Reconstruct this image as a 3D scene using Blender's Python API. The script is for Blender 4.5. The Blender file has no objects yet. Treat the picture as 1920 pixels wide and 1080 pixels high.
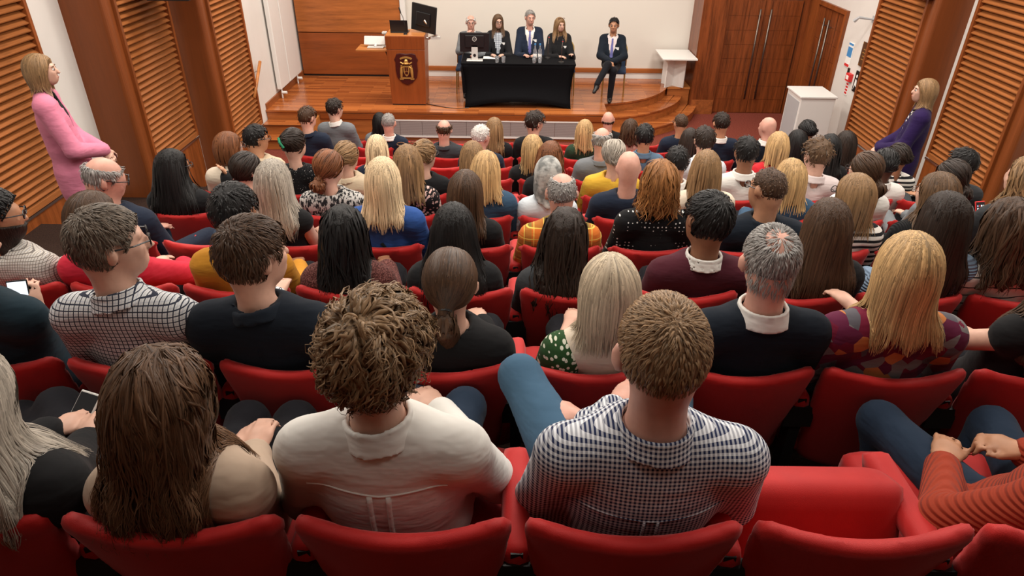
import bpy, math, random
import numpy as np
from mathutils import Matrix, Vector
rnd = random.Random(7); rng = np.random.default_rng(5)
SC = bpy.context.scene; COL = SC.collection
# ---------------------------------------------------------------- camera, world, lights, exposure
F, PIT, ROL, H = 1280.0, math.radians(31.2), math.radians(0.75), 4.02
cd = bpy.data.cameras.new('camera'); cam = bpy.data.objects.new('camera', cd); COL.objects.link(cam)
cd.sensor_width = 36; cd.lens = F/1920*36; cd.clip_start = .05
cam.matrix_world = Matrix.Translation((0,0,H)) @ Matrix.Rotation(math.pi/2-PIT,4,'X') @ Matrix.Rotation(ROL,4,'Z')
SC.camera = cam
w = bpy.data.worlds.new('world'); SC.world = w; w.use_nodes = True
w.node_tree.nodes['Background'].inputs[0].default_value = (1,.95,.9,1); w.node_tree.nodes['Background'].inputs[1].default_value = .03
SC.view_settings.view_transform = 'Standard'; SC.view_settings.look = 'None'; SC.view_settings.gamma = 1
SC.view_settings.use_curve_mapping = False; SC.view_settings.exposure = 0.0
CEIL = 5.35
def area(x, y, sx, sy, e, z=CEIL-.06, col=(1,.93,.84)):
    l = bpy.data.lights.new('ceiling_light','AREA'); l.shape = 'RECTANGLE'; l.size = sx; l.size_y = sy; l.energy = e; l.color = col
    o = bpy.data.objects.new('ceiling_light', l); COL.objects.link(o); o.location = (x,y,z); return o
LIGHTS = [(x,y,1.3,.5,e) for y,e in ((.5,9),(2.35,48),(4.1,62),(6.4,92),(9.0,100)) for x in (-2.6,.5,3.6)] + [(x,11.9,1.6,.5,98) for x in (-2.6,.2,3.0)]
for a in LIGHTS: area(*a)
def ray(px, py):
    x, y = px-960, py-540; c, s = math.cos(ROL), math.sin(ROL); u = c*x+s*y; v = -s*x+c*y
    return np.array([u, F*math.cos(PIT)-v*math.sin(PIT), -F*math.sin(PIT)-v*math.cos(PIT)])
def P(px, py, X=None, Y=None, Z=None):      # photo pixel + the plane the thing stands on -> a point in the room
    d = ray(px, py); t = X/d[0] if X is not None else Y/d[1] if Y is not None else (Z-H)/d[2]
    return d*t+np.array([0,0,H])
# ---------------------------------------------------------------- materials
MATS = {}
class NT:
    def __init__(s, name, rough=.6, spec=.4, sheen=0):
        m = bpy.data.materials.new(name); m.use_nodes = True; s.m = m; s.t = m.node_tree; s.b = s.t.nodes['Principled BSDF']
        s.b.inputs['Roughness'].default_value = rough; s.b.inputs['Specular IOR Level'].default_value = spec
        if sheen: s.b.inputs['Sheen Weight'].default_value = sheen
        MATS[name] = m
    def n(s, typ, **kw):
        nd = s.t.nodes.new('ShaderNode'+typ)
        for k, v in kw.items():
            if k.startswith('i_'): nd.inputs[k[2:].replace('_',' ')].default_value = v
            else: setattr(nd, k, v)
        return nd
    def l(s, a, b): s.t.links.new(a, b)
    def pos(s):
        return s.n('TexCoord').outputs['Object']
    def xyz(s):
        q = s.n('SeparateXYZ'); s.l(s.pos(), q.inputs[0]); return q.outputs
    def math(s, op, a, b=None):
        q = s.n('Math', operation=op)
        for i, v in enumerate((a,b)):
            if v is None: continue
            if isinstance(v,(int,float)): q.inputs[i].default_value = v
            else: s.l(v, q.inputs[i])
        return q.outputs[0]
    def scaled(s, sc, src=None):
        q = s.n('Mapping'); q.inputs['Scale'].default_value = sc; s.l(src or s.pos(), q.inputs[0]); return q.outputs[0]
    def noise(s, scale, vec=None, detail=3, rough=.55):
        q = s.n('TexNoise'); q.inputs['Scale'].default_value = scale; q.inputs['Detail'].default_value = detail; q.inputs['Roughness'].default_value = rough
        s.l(vec if vec is not None else s.pos(), q.inputs['Vector']); return q.outputs[0]
    def ramp(s, fac, stops, interp='LINEAR'):
        q = s.n('ValToRGB'); cr = q.color_ramp; cr.interpolation = interp
        while len(cr.elements) < len(stops): cr.elements.new(.5)
        for e, (p, c) in zip(cr.elements, stops): e.position = p; e.color = (*c,1)
        s.l(fac, q.inputs[0]); return q.outputs[0]
    def mix(s, fac, a, b):
        q = s.n('Mix', data_type='RGBA')
        for v, i in ((fac,0),(a,6),(b,7)):
            if isinstance(v,(int,float)): q.inputs[i].default_value = v
            elif isinstance(v, tuple): q.inputs[i].default_value = (*v,1)
            else: s.l(v, q.inputs[i])
        return q.outputs[2]
    def col(s, c):
        if isinstance(c, tuple): s.b.inputs['Base Color'].default_value = (*c,1)
        else: s.l(c, s.b.inputs['Base Color'])
    def bump(s, h, strength=.3, dist=.01):
        q = s.n('Bump'); q.inputs['Strength'].default_value = strength; q.inputs['Distance'].default_value = dist
        s.l(h, q.inputs['Height']); s.l(q.outputs[0], s.b.inputs['Normal'])
def mul(c, k): return tuple(min(1,x*k) for x in c)
def plain(name, c, rough=.6, spec=.4, metal=0, emit=0):
    t = NT(name, rough, spec); t.col(c); t.b.inputs['Metallic'].default_value = metal
    if emit: t.b.inputs['Emission Color'].default_value = (*c,1); t.b.inputs['Emission Strength'].default_value = emit
    return t.m
def cloth(name, c, kind=None, c2=None, p=.02, rough=.85):
    if name in MATS: return MATS[name]
    t = NT(name, rough, .12, .04); X = t.xyz(); big = t.noise(7, t.scaled((1,1,1.6)), 3); col = c
    def stripe(ch, per, duty): return t.math('LESS_THAN', t.math('FRACT', t.math('DIVIDE', t.math('ADD', ch, 10), per)), duty)
    if kind == 'gingham':
        a = stripe(X[0],p,.5); b = stripe(X[2],p,.5); col = t.mix(t.math('MULTIPLY', t.math('ADD',a,b), .5), c, c2)
    elif kind == 'check':
        a = stripe(X[0],p,.2); b = stripe(X[2],p,.2); a2 = stripe(X[0],p*.5,.18); b2 = stripe(X[2],p*.5,.18)
        col = t.mix(t.math('MAXIMUM',a,b), t.mix(t.math('MULTIPLY',t.math('MAXIMUM',a2,b2),.55), c, (.30,.34,.45)), c2)
    elif kind == 'plaid':
        a = stripe(X[0],p,.4); b = stripe(X[2],p,.4); y1 = stripe(X[0],p*.5,.08); y2 = stripe(X[2],p*.5,.08)
        col = t.mix(t.math('MULTIPLY', t.math('ADD',a,b), .5), c, c2); col = t.mix(t.math('MAXIMUM',y1,y2), col, (.72,.5,.1))
    elif kind == 'stripe': col = t.mix(stripe(X[2],p,.45), c, c2)
    elif kind == 'thinstripe': col = t.mix(stripe(X[2],p,.12), c, c2)
    elif kind == 'rib': t.bump(t.math('SINE', t.math('MULTIPLY', X[2], 6.283/p)), .7, .004)
    elif kind == 'ribx': t.bump(t.math('SINE', t.math('MULTIPLY', X[0], 6.283/p)), .7, .004)
    elif kind in ('dots','leopard','floral','leaf'):
        v = t.n('TexVoronoi'); v.inputs['Scale'].default_value = 1/p; v.inputs['Randomness'].default_value = {'dots':.25}.get(kind,1)
        t.l(t.scaled((1,.35,1)), v.inputs['Vector']); d = v.outputs['Distance']
        if kind == 'dots': col = t.mix(t.math('LESS_THAN', d, .22), c, c2)
        elif kind == 'floral': col = t.mix(t.math('LESS_THAN', d, .36), c, c2)
        elif kind == 'leopard': col = t.mix(t.math('MULTIPLY', t.math('LESS_THAN', d, .42), t.math('GREATER_THAN', t.noise(30), .42)), c, c2)
        else:
            q = t.n('SeparateColor'); t.l(v.outputs['Color'], q.inputs[0])
            col = t.ramp(q.outputs[0], [(0,(.14,.01,.03)),(.35,(.10,.012,.04)),(.5,(.17,.16,.16)),(.8,(.09,.085,.1)),(.92,(.45,.16,.05))], 'CONSTANT')
    elif kind == 'zebra':
        q = t.noise(38, t.scaled((1.4,1,.5)), 4, .6); col = t.ramp(q, [(.40,c2),(.47,c2),(.52,c),(1,c)])
    elif kind == 'tweed': col = t.ramp(t.noise(170, None, 2), [(.35,mul(c,.35)),(.5,c),(.68,c2 or mul(c,2))])
    elif kind == 'tie': col = t.ramp(t.noise(11, None, 3), [(.42,c2),(.56,c)])
    elif kind == 'spark': col = t.mix(t.math('GREATER_THAN', t.noise(140, None, 0), .78), c, c2)
    t.col(col)
    if kind not in ('rib','ribx'): t.bump(t.math('ADD', t.math('MULTIPLY', big, .6), t.math('MULTIPLY', t.noise(9, t.scaled((1,1,3.2)), 2), .5)), .38, .03)
    return t.m
def wood(name, c, axis=2, sc=1.0, rough=.35, contrast=.5, spec=.4):
    t = NT(name, rough, spec); s = [9*sc]*3; s[axis] = .55*sc
    v = t.scaled(tuple(s)); a = t.noise(1.5, v, 4, .6); v2 = t.scaled(tuple(x*6 for x in s)); b = t.noise(1.6, v2, 3)
    f = t.math('ADD', t.math('MULTIPLY', a, .7), t.math('MULTIPLY', b, .3))
    t.col(t.ramp(f, [(.3, mul(c,1-contrast)), (.5, c), (.7, mul(c,1+contrast*.8))])); return t.m
WOOD = (.28,.083,.022)
wood('wood_v', (.235,.062,.014), 2, 1, .38); wood('wood_x', (.37,.118,.030), 0, 1, .35, .45); wood('wood_y', WOOD, 1, 1, .38)
wood('wood_slat', (.335,.115,.034), 1, 1.3, .32, .4); wood('wood_door', (.185,.047,.012), 2, 1.4, .33, .7); wood('wood_panel_dark', (.25,.062,.013), 0, .9, .38, .35)
wood('wood_lectern', (.27,.066,.015), 2, 1, .35, .25); wood('wood_light', (.46,.17,.045), 0, 1, .35, .35); wood('wood_pier', (.20,.052,.012), 2, .6, .42, .2)
t = NT('stage_boards', .2, .5); br = t.n('TexBrick'); br.offset = .37; br.inputs['Scale'].default_value = 1; br.inputs['Mortar Size'].default_value = .0012
br.inputs['Brick Width'].default_value = .62; br.inputs['Row Height'].default_value = .075; br.inputs['Color1'].default_value = (.47,.145,.036,1); br.inputs['Color2'].default_value = (.20,.045,.011,1); br.inputs['Mortar'].default_value = (.07,.018,.006,1)
t.l(t.pos(), br.inputs['Vector']); t.col(t.mix(t.math('MULTIPLY', t.noise(1.5, t.scaled((2,30,1))), .3), br.outputs[0], (.48,.17,.05)))
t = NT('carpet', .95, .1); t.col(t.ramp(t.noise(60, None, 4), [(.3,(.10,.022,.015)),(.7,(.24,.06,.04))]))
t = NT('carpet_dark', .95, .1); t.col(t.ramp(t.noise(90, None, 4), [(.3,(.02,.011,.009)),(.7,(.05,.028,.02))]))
t = NT('white_wall', .8, .2); t.col(t.ramp(t.noise(2), [(.3,(.66,.63,.59)),(.7,(.71,.68,.64))]))
plain('screen_white', (.70,.665,.60), .8, .2); plain('ceiling_white', (.42,.40,.37), .9)
plain('white_paint', (.74,.73,.70), .4); plain('grey_panel', (.42,.43,.44), .4); plain('black_plastic', (.012,.012,.013), .35); plain('black_metal', (.015,.015,.015), .4)
plain('steel', (.62,.61,.59), .3, .5, 1); plain('dark_steel', (.17,.14,.12), .35, .5, .9); plain('gold', (.62,.36,.10), .35, .5, .55); plain('gold_frame', (.45,.29,.09), .35, .5, .7)
plain('shield_dark', (.06,.010,.008), .3); plain('navy_velvet', (.018,.035,.075), .8); plain('paper', (.82,.81,.78), .7); plain('red_sign', (.62,.03,.03), .5); plain('blue_sign', (.06,.25,.55), .5)
plain('bronze', (.16,.075,.035), .35, .5, .5); plain('device_silver', (.62,.60,.57), .35); plain('eye_white', (.75,.72,.68), .3); plain('iris', (.02,.015,.012), .2); plain('lip', (.42,.14,.11), .5)
plain('green_mark', (.05,.3,.1), .5); plain('phone_screen', (.75,.82,.9), .3, .5, 0, .9); plain('phone_dark', (.02,.022,.025), .15); plain('phone_icons', (.35,.45,.65), .3, .5, 0, .5); plain('lamp_glow', (1,.94,.85), .5, .4, 0, 5)
plain('tan_leather', (.32,.17,.06), .6); plain('green_cloth', (.015,.19,.09), .8); plain('pink_band', (.65,.35,.32), .6); plain('badge', (.8,.8,.78), .5); plain('screen_dark', (.01,.01,.012), .12)
t = NT('red_fabric', .62, .25, .12); t.col(t.ramp(t.noise(5, None, 3), [(.3,(.35,.008,.008)),(.7,(.45,.013,.011))])); t.bump(t.noise(500, None, 2), .25, .002)
t = NT('table_cloth', .9, .08); t.col((.005,.005,.006))
t = NT('glass', .03, .5); t.b.inputs['Transmission Weight'].default_value = .9; t.col((.95,.97,1)); t.b.inputs['IOR'].default_value = 1.2
t = NT('vent_metal', .35, .5); X_ = t.xyz(); t.col(t.mix(t.math('LESS_THAN', t.math('FRACT', t.math('DIVIDE', X_[2], .012)), .4), (.5,.49,.48), (.2,.2,.2))); t.b.inputs['Metallic'].default_value = .4
SKIN = {'fair':(.60,.355,.265),'pink':(.60,.32,.245),'tan':(.44,.22,.125),'brown':(.26,.115,.062),'dark':(.075,.032,.018)}
for k, c in SKIN.items():
    t = NT('skin_'+k, .5, .35); t.col(t.ramp(t.noise(14, None, 3), [(.3,mul(c,.86)),(.7,mul(c,1.08))])); t.b.inputs['Subsurface Weight'].default_value = .0
HAIR = {'black':(.008,.007,.007),'dk':(.022,.013,.009),'brown':(.062,.032,.017),'mbrown':(.11,.062,.032),'auburn':(.17,.062,.024),'ginger':(.27,.115,.035),'dkblond':(.24,.14,.065),'blond':(.46,.29,.13),
        'ltblond':(.66,.50,.31),'ashblond':(.44,.355,.25),'ashgrey':(.34,.30,.25),'grey':(.27,.255,.24),'white':(.60,.565,.53),'sandy':(.27,.165,.085),'curlbr':(.235,.145,.075),'salt':(.13,.10,.075),'chest':(.10,.052,.027)}
for k, c in HAIR.items():
    t = NT('hair_'+k, .45, .28); at = t.n('Attribute', attribute_name='v')
    t.col(t.ramp(at.outputs['Fac'], [(0,mul(c,.45)),(.55,c),(1,mul(c,1.5))]))
    t = NT('hairbase_'+k, .5, .25); f = t.noise(1.0, t.scaled((210,210,16)), 3)
    t.col(t.ramp(f, [(.32,mul(c,.4)),(.5,mul(c,.85)),(.68,mul(c,1.4))])); t.bump(f, .6, .006)
# ---------------------------------------------------------------- mesh helpers
def M(n): return MATS[n]
def link(name, me, mat=None, parent=None, loc=None, smooth=False):
    o = bpy.data.objects.new(name, me); COL.objects.link(o)
    if mat is not None and not me.materials: me.materials.append(M(mat) if isinstance(mat,str) else mat)
    if parent is not None: o.parent = parent
    if loc is not None: o.location = [float(v) for v in loc]
    if smooth: me.shade_smooth()
    return o
def tag(o, label, cat=None, group=None, kind=None):
    o['label'] = label
    if cat: o['category'] = cat
    if group: o['group'] = group
    if kind: o['kind'] = kind
    return o
def struct(o): o['kind'] = 'structure'; return o
def empty(name, loc, rz=0, parent=None):
    o = bpy.data.objects.new(name, None); COL.objects.link(o); o.location = [float(v) for v in loc]; o.rotation_euler.z = rz; o.empty_display_size = .1
    if parent: o.parent = parent
    return o
class MB:
    def __init__(s): s.v = []; s.f = []
    def add(s, v, f): k = len(s.v); s.v += [tuple(map(float,p)) for p in v]; s.f += [tuple(i+k for i in q) for q in f]; return s
    def box(s, a, b, mt=None):
        (x0,y0,z0),(x1,y1,z1) = a, b; v = [(x,y,z) for z in (z0,z1) for y in (y0,y1) for x in (x0,x1)]
        if mt is not None: v = [tuple(mt @ Vector(p)) for p in v]
        return s.add(v, [(0,2,3,1),(4,5,7,6),(0,1,5,4),(2,6,7,3),(0,4,6,2),(1,3,7,5)])
    def prism(s, poly, z0, z1):
        n = len(poly); return s.add([(x,y,z0) for x,y in poly]+[(x,y,z1) for x,y in poly], [tuple(range(n-1,-1,-1)), tuple(range(n,2*n))]+[(i,(i+1)%n,n+(i+1)%n,n+i) for i in range(n)])
    def tube(s, pts, r, n=8, cap=True):
        pts = [Vector([float(c) for c in p]) for p in pts]; rs = r if isinstance(r,(list,tuple)) else [r]*len(pts); V = []; up = None
        for i, p in enumerate(pts):
            t = (pts[min(i+1,len(pts)-1)]-pts[max(i-1,0)]).normalized()
            a = t.orthogonal().normalized() if up is None else (up-t*up.dot(t)).normalized(); up = a; b = t.cross(a)
            V += [p+(a*math.cos(2*math.pi*k/n)+b*math.sin(2*math.pi*k/n))*rs[i] for k in range(n)]
        fs = [(i*n+k, i*n+(k+1)%n, (i+1)*n+(k+1)%n, (i+1)*n+k) for i in range(len(pts)-1) for k in range(n)]
        if cap: fs += [tuple(range(n-1,-1,-1)), tuple((len(pts)-1)*n+k for k in range(n))]
        return s.add(V, fs)
    def lathe(s, prof, c, n=16):
        V = [(c[0]+r*math.cos(2*math.pi*k/n), c[1]+r*math.sin(2*math.pi*k/n), c[2]+z) for r,z in prof for k in range(n)]
        return s.add(V, [(i*n+k,i*n+(k+1)%n,(i+1)*n+(k+1)%n,(i+1)*n+k) for i in range(len(prof)-1) for k in range(n)]+[tuple(range(n-1,-1,-1)),tuple((len(prof)-1)*n+k for k in range(n))])
    def build(s, name, mat, parent=None, loc=None, smooth=False, bevel=0):
        me = bpy.data.meshes.new(name); me.from_pydata(s.v, [], s.f); me.update(); o = link(name, me, mat, parent, loc, smooth)
        if bevel: m = o.modifiers.new('bevel','BEVEL'); m.width = bevel; m.segments = 2; m.limit_method = 'ANGLE'
        return o
def box(name, a, b, mat, parent=None, bevel=0): return MB().box([min(p) for p in zip(a,b)],[max(p) for p in zip(a,b)]).build(name, mat, parent, bevel=bevel)
def text(name, s, size, mat, parent, loc, rot):
    c = bpy.data.curves.new(name,'FONT'); c.body = s; c.size = size; c.align_x = 'CENTER'; c.align_y = 'CENTER'; c.extrude = .001
    o = bpy.data.objects.new(name, c); dg = bpy.context.evaluated_depsgraph_get(); COL.objects.link(o); dg.update()
    me = bpy.data.meshes.new_from_object(o.evaluated_get(bpy.context.evaluated_depsgraph_get())); bpy.data.objects.remove(o)
    q = link(name, me, mat, parent, loc); q.rotation_euler = rot; return q
# implicit surfaces: signed distances and surface nets
def A(p): return np.asarray(p, np.float32)
def cone(a, b, ra, rb=None):
    a, b = A(a), A(b); rb = ra if rb is None else rb; ab = b-a; L = float(ab@ab)+1e-9
    def f(p):
        q = p-a; t = np.clip(q@ab/L, 0, 1); q = q-t[:,None]*ab; return np.sqrt(np.einsum('ij,ij->i',q,q))-(ra+(rb-ra)*t)
    return f
def ell(c, r, R=None):
    c, r = A(c), A(r)
    def f(p):
        q = p-c
        if R is not None: q = q@R
        q = q/r; k0 = np.sqrt(np.einsum('ij,ij->i',q,q)); q = q/r; k1 = np.sqrt(np.einsum('ij,ij->i',q,q))+1e-6
        return k0*(k0-1)/k1
    return f
def smin(a, b, k): h = np.maximum(k-np.abs(a-b),0)/k; return np.minimum(a,b)-h*h*k*.25
def U(k, fs):
    def f(p):
        d = fs[0](p)
        for g in fs[1:]: d = smin(d, g(p), k)
        return d
    return f
def grad(fn, p, e=.003):
    g = np.stack([fn(p+A(o))-fn(p-A(o)) for o in ((e,0,0),(0,e,0),(0,0,e))],1); return g/(np.linalg.norm(g,axis=1,keepdims=True)+1e-9)
def nets(fn, lo, hi, v):
    lo, hi = A(lo), A(hi); B = 4; nb = np.ceil((hi-lo)/(v*B)).astype(int)+1; n = nb*B
    ci = np.stack(np.meshgrid(*[np.arange(k) for k in nb], indexing='ij'),-1).reshape(-1,3)
    dc = fn((lo+(ci*B+1.5)*v).astype(np.float32)); act = np.abs(dc) < v*B*1.7
    D = np.repeat(np.repeat(np.repeat(np.where(dc<0,-1,1).astype(np.float32).reshape(nb),B,0),B,1),B,2)
    off = np.stack(np.meshgrid(*[np.arange(B)]*3, indexing='ij'),-1).reshape(-1,3)
    idx = (ci[act][:,None,:]*B+off).reshape(-1,3); D[idx[:,0],idx[:,1],idx[:,2]] = fn((lo+idx*v).astype(np.float32))
    S = D < 0; cnt = np.zeros(n-1, np.int8)
    cs = [(i,j,k) for i in (0,1) for j in (0,1) for k in (0,1)]
    sl = lambda T,c: T[c[0]:n[0]-1+c[0], c[1]:n[1]-1+c[1], c[2]:n[2]-1+c[2]]
    for c in cs: cnt += sl(S,c)
    cell = np.argwhere((cnt>0)&(cnt<8)); m = len(cell)
    if not m: return np.zeros((0,3)), np.zeros((0,4),int)
    vid = np.full(n, -1, int); vid[cell[:,0],cell[:,1],cell[:,2]] = np.arange(m)
    vals = {c: D[cell[:,0]+c[0],cell[:,1]+c[1],cell[:,2]+c[2]] for c in cs}; acc = np.zeros((m,3)); num = np.zeros(m)
    for c in cs:
        for ax in range(3):
            if c[ax]: continue
            c2 = list(c); c2[ax] = 1; a, b = vals[c], vals[tuple(c2)]; x = (a<0) != (b<0); t = np.where(x, a/np.where(x,a-b,1), 0)
            q = np.tile(np.array(c,float),(m,1)); q[:,ax] = t; acc += q*x[:,None]; num += x
    V = lo+(cell+acc/num[:,None])*v; Q = []
    for ax in range(3):
        u, w_ = (ax+1)%3, (ax+2)%3; e = np.zeros(3,int); e[ax] = 1
        a = S[:n[0]-e[0],:n[1]-e[1],:n[2]-e[2]]; b = S[e[0]:,e[1]:,e[2]:]; pp = np.argwhere(a!=b); pp = pp[(pp[:,u]>0)&(pp[:,w_]>0)]
        du = np.zeros(3,int); du[u] = 1; dw = np.zeros(3,int); dw[w_] = 1
        q = np.stack([vid[tuple((pp-s).T)] for s in (du+dw, dw, 0*du, du)],1); inside = S[tuple(pp.T)]
        q[~inside] = q[~inside][:,::-1]; Q.append(q[(q>=0).all(1)])
    return V, np.concatenate(Q)
def qmesh(name, V, Q, smooth=True, val=None):
    me = bpy.data.meshes.new(name); nv, nq = len(V), len(Q); me.vertices.add(nv); me.vertices.foreach_set('co', np.ascontiguousarray(V,np.float32).ravel())
    me.loops.add(nq*4); me.loops.foreach_set('vertex_index', np.ascontiguousarray(Q,np.int32).ravel())
    me.polygons.add(nq); me.polygons.foreach_set('loop_start', np.arange(0,nq*4,4,dtype=np.int32))
    me.update(calc_edges=True)
    if smooth: me.shade_smooth()
    if val is not None: a = me.attributes.new('v','FLOAT','POINT'); a.data.foreach_set('value', np.ascontiguousarray(val,np.float32))
    return me
def sdf(name, fn, lo, hi, v, mat, parent=None): return link(name, qmesh(name, *nets(fn, lo, hi, v)), mat, parent)
# ---------------------------------------------------------------- the room
YR = lambda n: .974+.814*n
TOP = lambda n: 2.852-.197*n
TR = lambda n: TOP(n)-.88 if n < 10 else 0.0
STG = .5; PITCH = .51; SEAT0 = .02
prof = [(-1.6,TR(-2)),(YR(-1)-.15,TR(-2))]
for n in range(-1,11): prof += [(YR(n)-.15,TR(n)),(YR(n+1)-.15 if n < 10 else YR(10)+.5,TR(n))]
mb = MB(); V = [(x,y,z) for x in (-5.3,6.5) for y,z in prof]; k = len(prof); mb.add(V, [(i,i+k,i+k+1,i+1) for i in range(k-1)])
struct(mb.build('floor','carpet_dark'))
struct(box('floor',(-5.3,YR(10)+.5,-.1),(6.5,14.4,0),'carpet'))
struct(box('ceiling',(-5.4,-1.6,CEIL),(6.6,14.4,CEIL+.1),'ceiling_white'))
XLs = [(-5.1,-1.6,8.2),(-4.66,8.2,9.85),(-4.29,9.85,14.2)]; XRs = [(6.25,-1.6,7.75),(5.85,7.75,9.45),(5.45,9.45,13.5)]
for X,y0,y1 in XLs: struct(box('wall_left',(X-.2,y0,-.1),(X,y1,CEIL),'white_wall'))
for X,y0,y1 in XRs: struct(box('wall_right',(X,y0,-.1),(X+.2,y1,CEIL),'white_wall'))
struct(box('wall_back',(-4.5,14.12,-.1),(3.6,14.3,CEIL),'screen_white'))
struct(box('wall_back',(3.46,13.42,2.42),(5.65,13.62,CEIL),'wood_door'))
struct(box('wall_rear',(-5.3,-1.8,-.1),(6.5,-1.6,CEIL),'wood_pier'))
for i,(a,b) in enumerate((((3.44,13.40,0),(3.92,14.25,CEIL)),((5.32,13.38,0),(5.449,13.62,2.42)))):
    struct(box('trim_%d'%(i+1), a, b, 'wood_door', bevel=.006))
struct(box('trim_3',(3.47,13.385,0),(3.9,13.399,.28),'wood_y'))
def pier(i, x0, x1, y):
    mb = MB(); s = 1 if x1 > x0 else -1; r = .06; pts = [(x0,y),(x1-s*r,y)]+[(x1-s*r+s*r*math.sin(a),y+r-r*math.cos(a)) for a in np.linspace(.3,1.57,5)]+[(x1,y+.16),(x0,y+.16)]
    if s < 0: pts = pts[::-1]
    mb.prism(pts, 0, CEIL); struct(mb.build('trim_%d'%i,'wood_pier'))
pier(4,-5.1,-4.60,8.12); pier(5,-4.66,-4.23,9.77); pier(6,6.25,5.79,7.67); pier(7,5.85,5.39,9.37)
# louvred panels: every slat is a piece of its own
def louvre(X, y0, y1, zb, label, ztop=3.7, pitch=.074):
    s = 1 if X < 0 else -1; r = empty('louvred_panel',(X,y0,zb)); tag(r,label,'wall panel','louvred timber wall panels'); W = y1-y0
    box('backing',(0,0,0),(s*.01,W,ztop-zb),'black_plastic',r)
    for a in (0,W-.05): box('stile',(s*.01,a,0),(s*.10,a+.05,ztop-zb),'wood_v',r,.006)
    box('bottom_rail',(s*.01,.05,0),(s*.10,W-.05,.07),'wood_slat',r,.004); box('metal_strip',(s*.10,.0,-.03),(s*.104,W,-.004),'steel',r)
    mb = MB(); c = math.cos(.62); sn = math.sin(.62); L = .088; th = .008
    prof = [(0,0),(L*c,-L*sn),(L*c+th*sn,-L*sn+th*c+.004),(th*sn,th*c)]
    mb.add([(s*(.012+a),y,b) for y in (0,W-.1) for a,b in prof],[(0,1,2,3),(7,6,5,4)]+[(i,4+i,4+(i+1)%4,(i+1)%4) for i in range(4)])
    first = None
    for k in range(int((ztop-zb-.15)/pitch)):
        if first is None: o = first = mb.build('slat','wood_slat',r)
        else: o = first.copy(); COL.objects.link(o)
        o.location = (0,.05,.14+k*pitch)
    box('lower_panel',(s*.005,0,-zb+ .0),(s*.09,W,-.035),'wood_v',r,.004)
louvre(-5.1,6.05,7.45,.93,'louvred timber panel behind the standing woman in pink'); louvre(-4.66,8.28,9.58,.74,'louvred timber panel between the two plain wooden piers on the left')
louvre(-4.29,9.93,11.16,.42,'louvred timber panel on the left wall nearest the stage')
louvre(5.45,9.53,10.83,.5,'louvred timber panel beside the wall notices on the right'); louvre(5.85,7.83,9.15,.72,'louvred timber panel at the right edge behind the seats')
# stage
CX, CY = 1.25, 14.05
def arc(r, n=22, a0=None):
    a0 = math.asin(min(1,(1.62-CX)/r)); a1 = math.pi/2-.0
    return [(CX+r*math.sin(a), CY-r*math.cos(a)) for a in np.linspace(a0,a1,n)]
st = tag(empty('stage',(0,11.65,0)),'low polished timber stage with curved steps at its right end','stage'); off = lambda p: [(x,y-11.65) for x,y in p]
poly = [(-4.285,11.65),(1.62,11.65)]+arc(1.8)+[(CX+1.8,14.11),(-4.285,14.11)]
MB().prism(off(poly),0,STG-.03).build('riser','wood_x',st)
big = [(-4.285,11.62),(1.62,11.62)]+arc(1.82)+[(CX+1.82,14.11),(-4.285,14.11)]
MB().prism(off(big),STG-.03,STG).build('deck','stage_boards',st)
for r,z in ((2.1,.333),(2.4,.167)):
    p = arc(r); q = [(1.62,CY)]+p if False else p+[(CX+r,14.11),(1.63,14.11)]
    MB().prism(off(p+[(CX+r,14.0),(1.63,13.9)]),0,z-.025).build('step_riser','wood_x',st); p2 = arc(r+.02)
    MB().prism(off(p2+[(CX+r+.02,14.0),(1.63,13.9)]),z-.025,z).build('step','stage_boards',st)
for i,(y0,z) in enumerate(((11.35,.333),(11.05,.167))):
    box('step_riser',(-4.28,y0-11.65+.02,0),(-3.42,-.001,z-.025),'wood_x',st); box('step',(-4.28,y0-11.65,z-.025),(-3.42,-.001,z),'stage_boards',st,.003)
box('stringer',(-3.42,-.5,0),(-3.37,-.001,.42),'wood_light',st,.004)
box('fascia_board',(-3.36,-.025,.36),(1.62,-.001,.46),'wood_panel_dark',st,.003)
vg = empty('vent_grille',(0,-.03,0),parent=st)
box('frame_bar',(-2.4,-.01,.345),(1.13,.02,.365),'white_paint',vg); box('frame_bar',(-2.4,-.01,.055),(1.13,.02,.085),'white_paint',vg)
for x in (-2.4,1.10): box('frame_bar',(x,-.01,.085),(x+.03,.02,.345),'white_paint',vg)
k = 0
for x in np.arange(-2.37,1.05,.385): box('grille_panel',(x,0,.085),(min(x+.38,1.10),.012,.345),'vent_metal',vg)
struct(box('baseboard_back',(-2.2,14.07,.62),(3.44,14.119,.70),'wood_x')); struct(box('baseboard_back',(-2.2,14.09,.5),(3.44,14.119,.615),'white_paint'))
struct(box('baseboard_left',(-4.289,11.66,.5),(-4.26,14.1,.60),'wood_y'))
p_ = tag(empty('wall_panelling',(-4.25,13.98,STG)),'two tier timber panelling on the back wall left of the lectern','wall panel')
box('board',(0,0,.04),(2.02,.12,.83),'wood_panel_dark',p_,.004); box('board',(0,0,.845),(2.02,.12,2.6),'wood_x',p_,.004); box('plinth',(0,.02,0),(2.02,.1,.04),'black_plastic',p_)
struct(box('trim_8',(-2.22,13.95,.5),(-2.12,14.119,CEIL),'white_paint'))
mb = MB().prism([(3.0,13.5),(3.43,13.5),(3.43,14.11),(3.0,14.11)],0,.46); pl = mb.build('plinth_block','wood_x'); tag(pl,'low wooden block under the white table at the stage end','plinth'); box('cap',(2.99,13.48,.46),(3.435,14.112,.5),'wood_light',pl)
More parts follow.
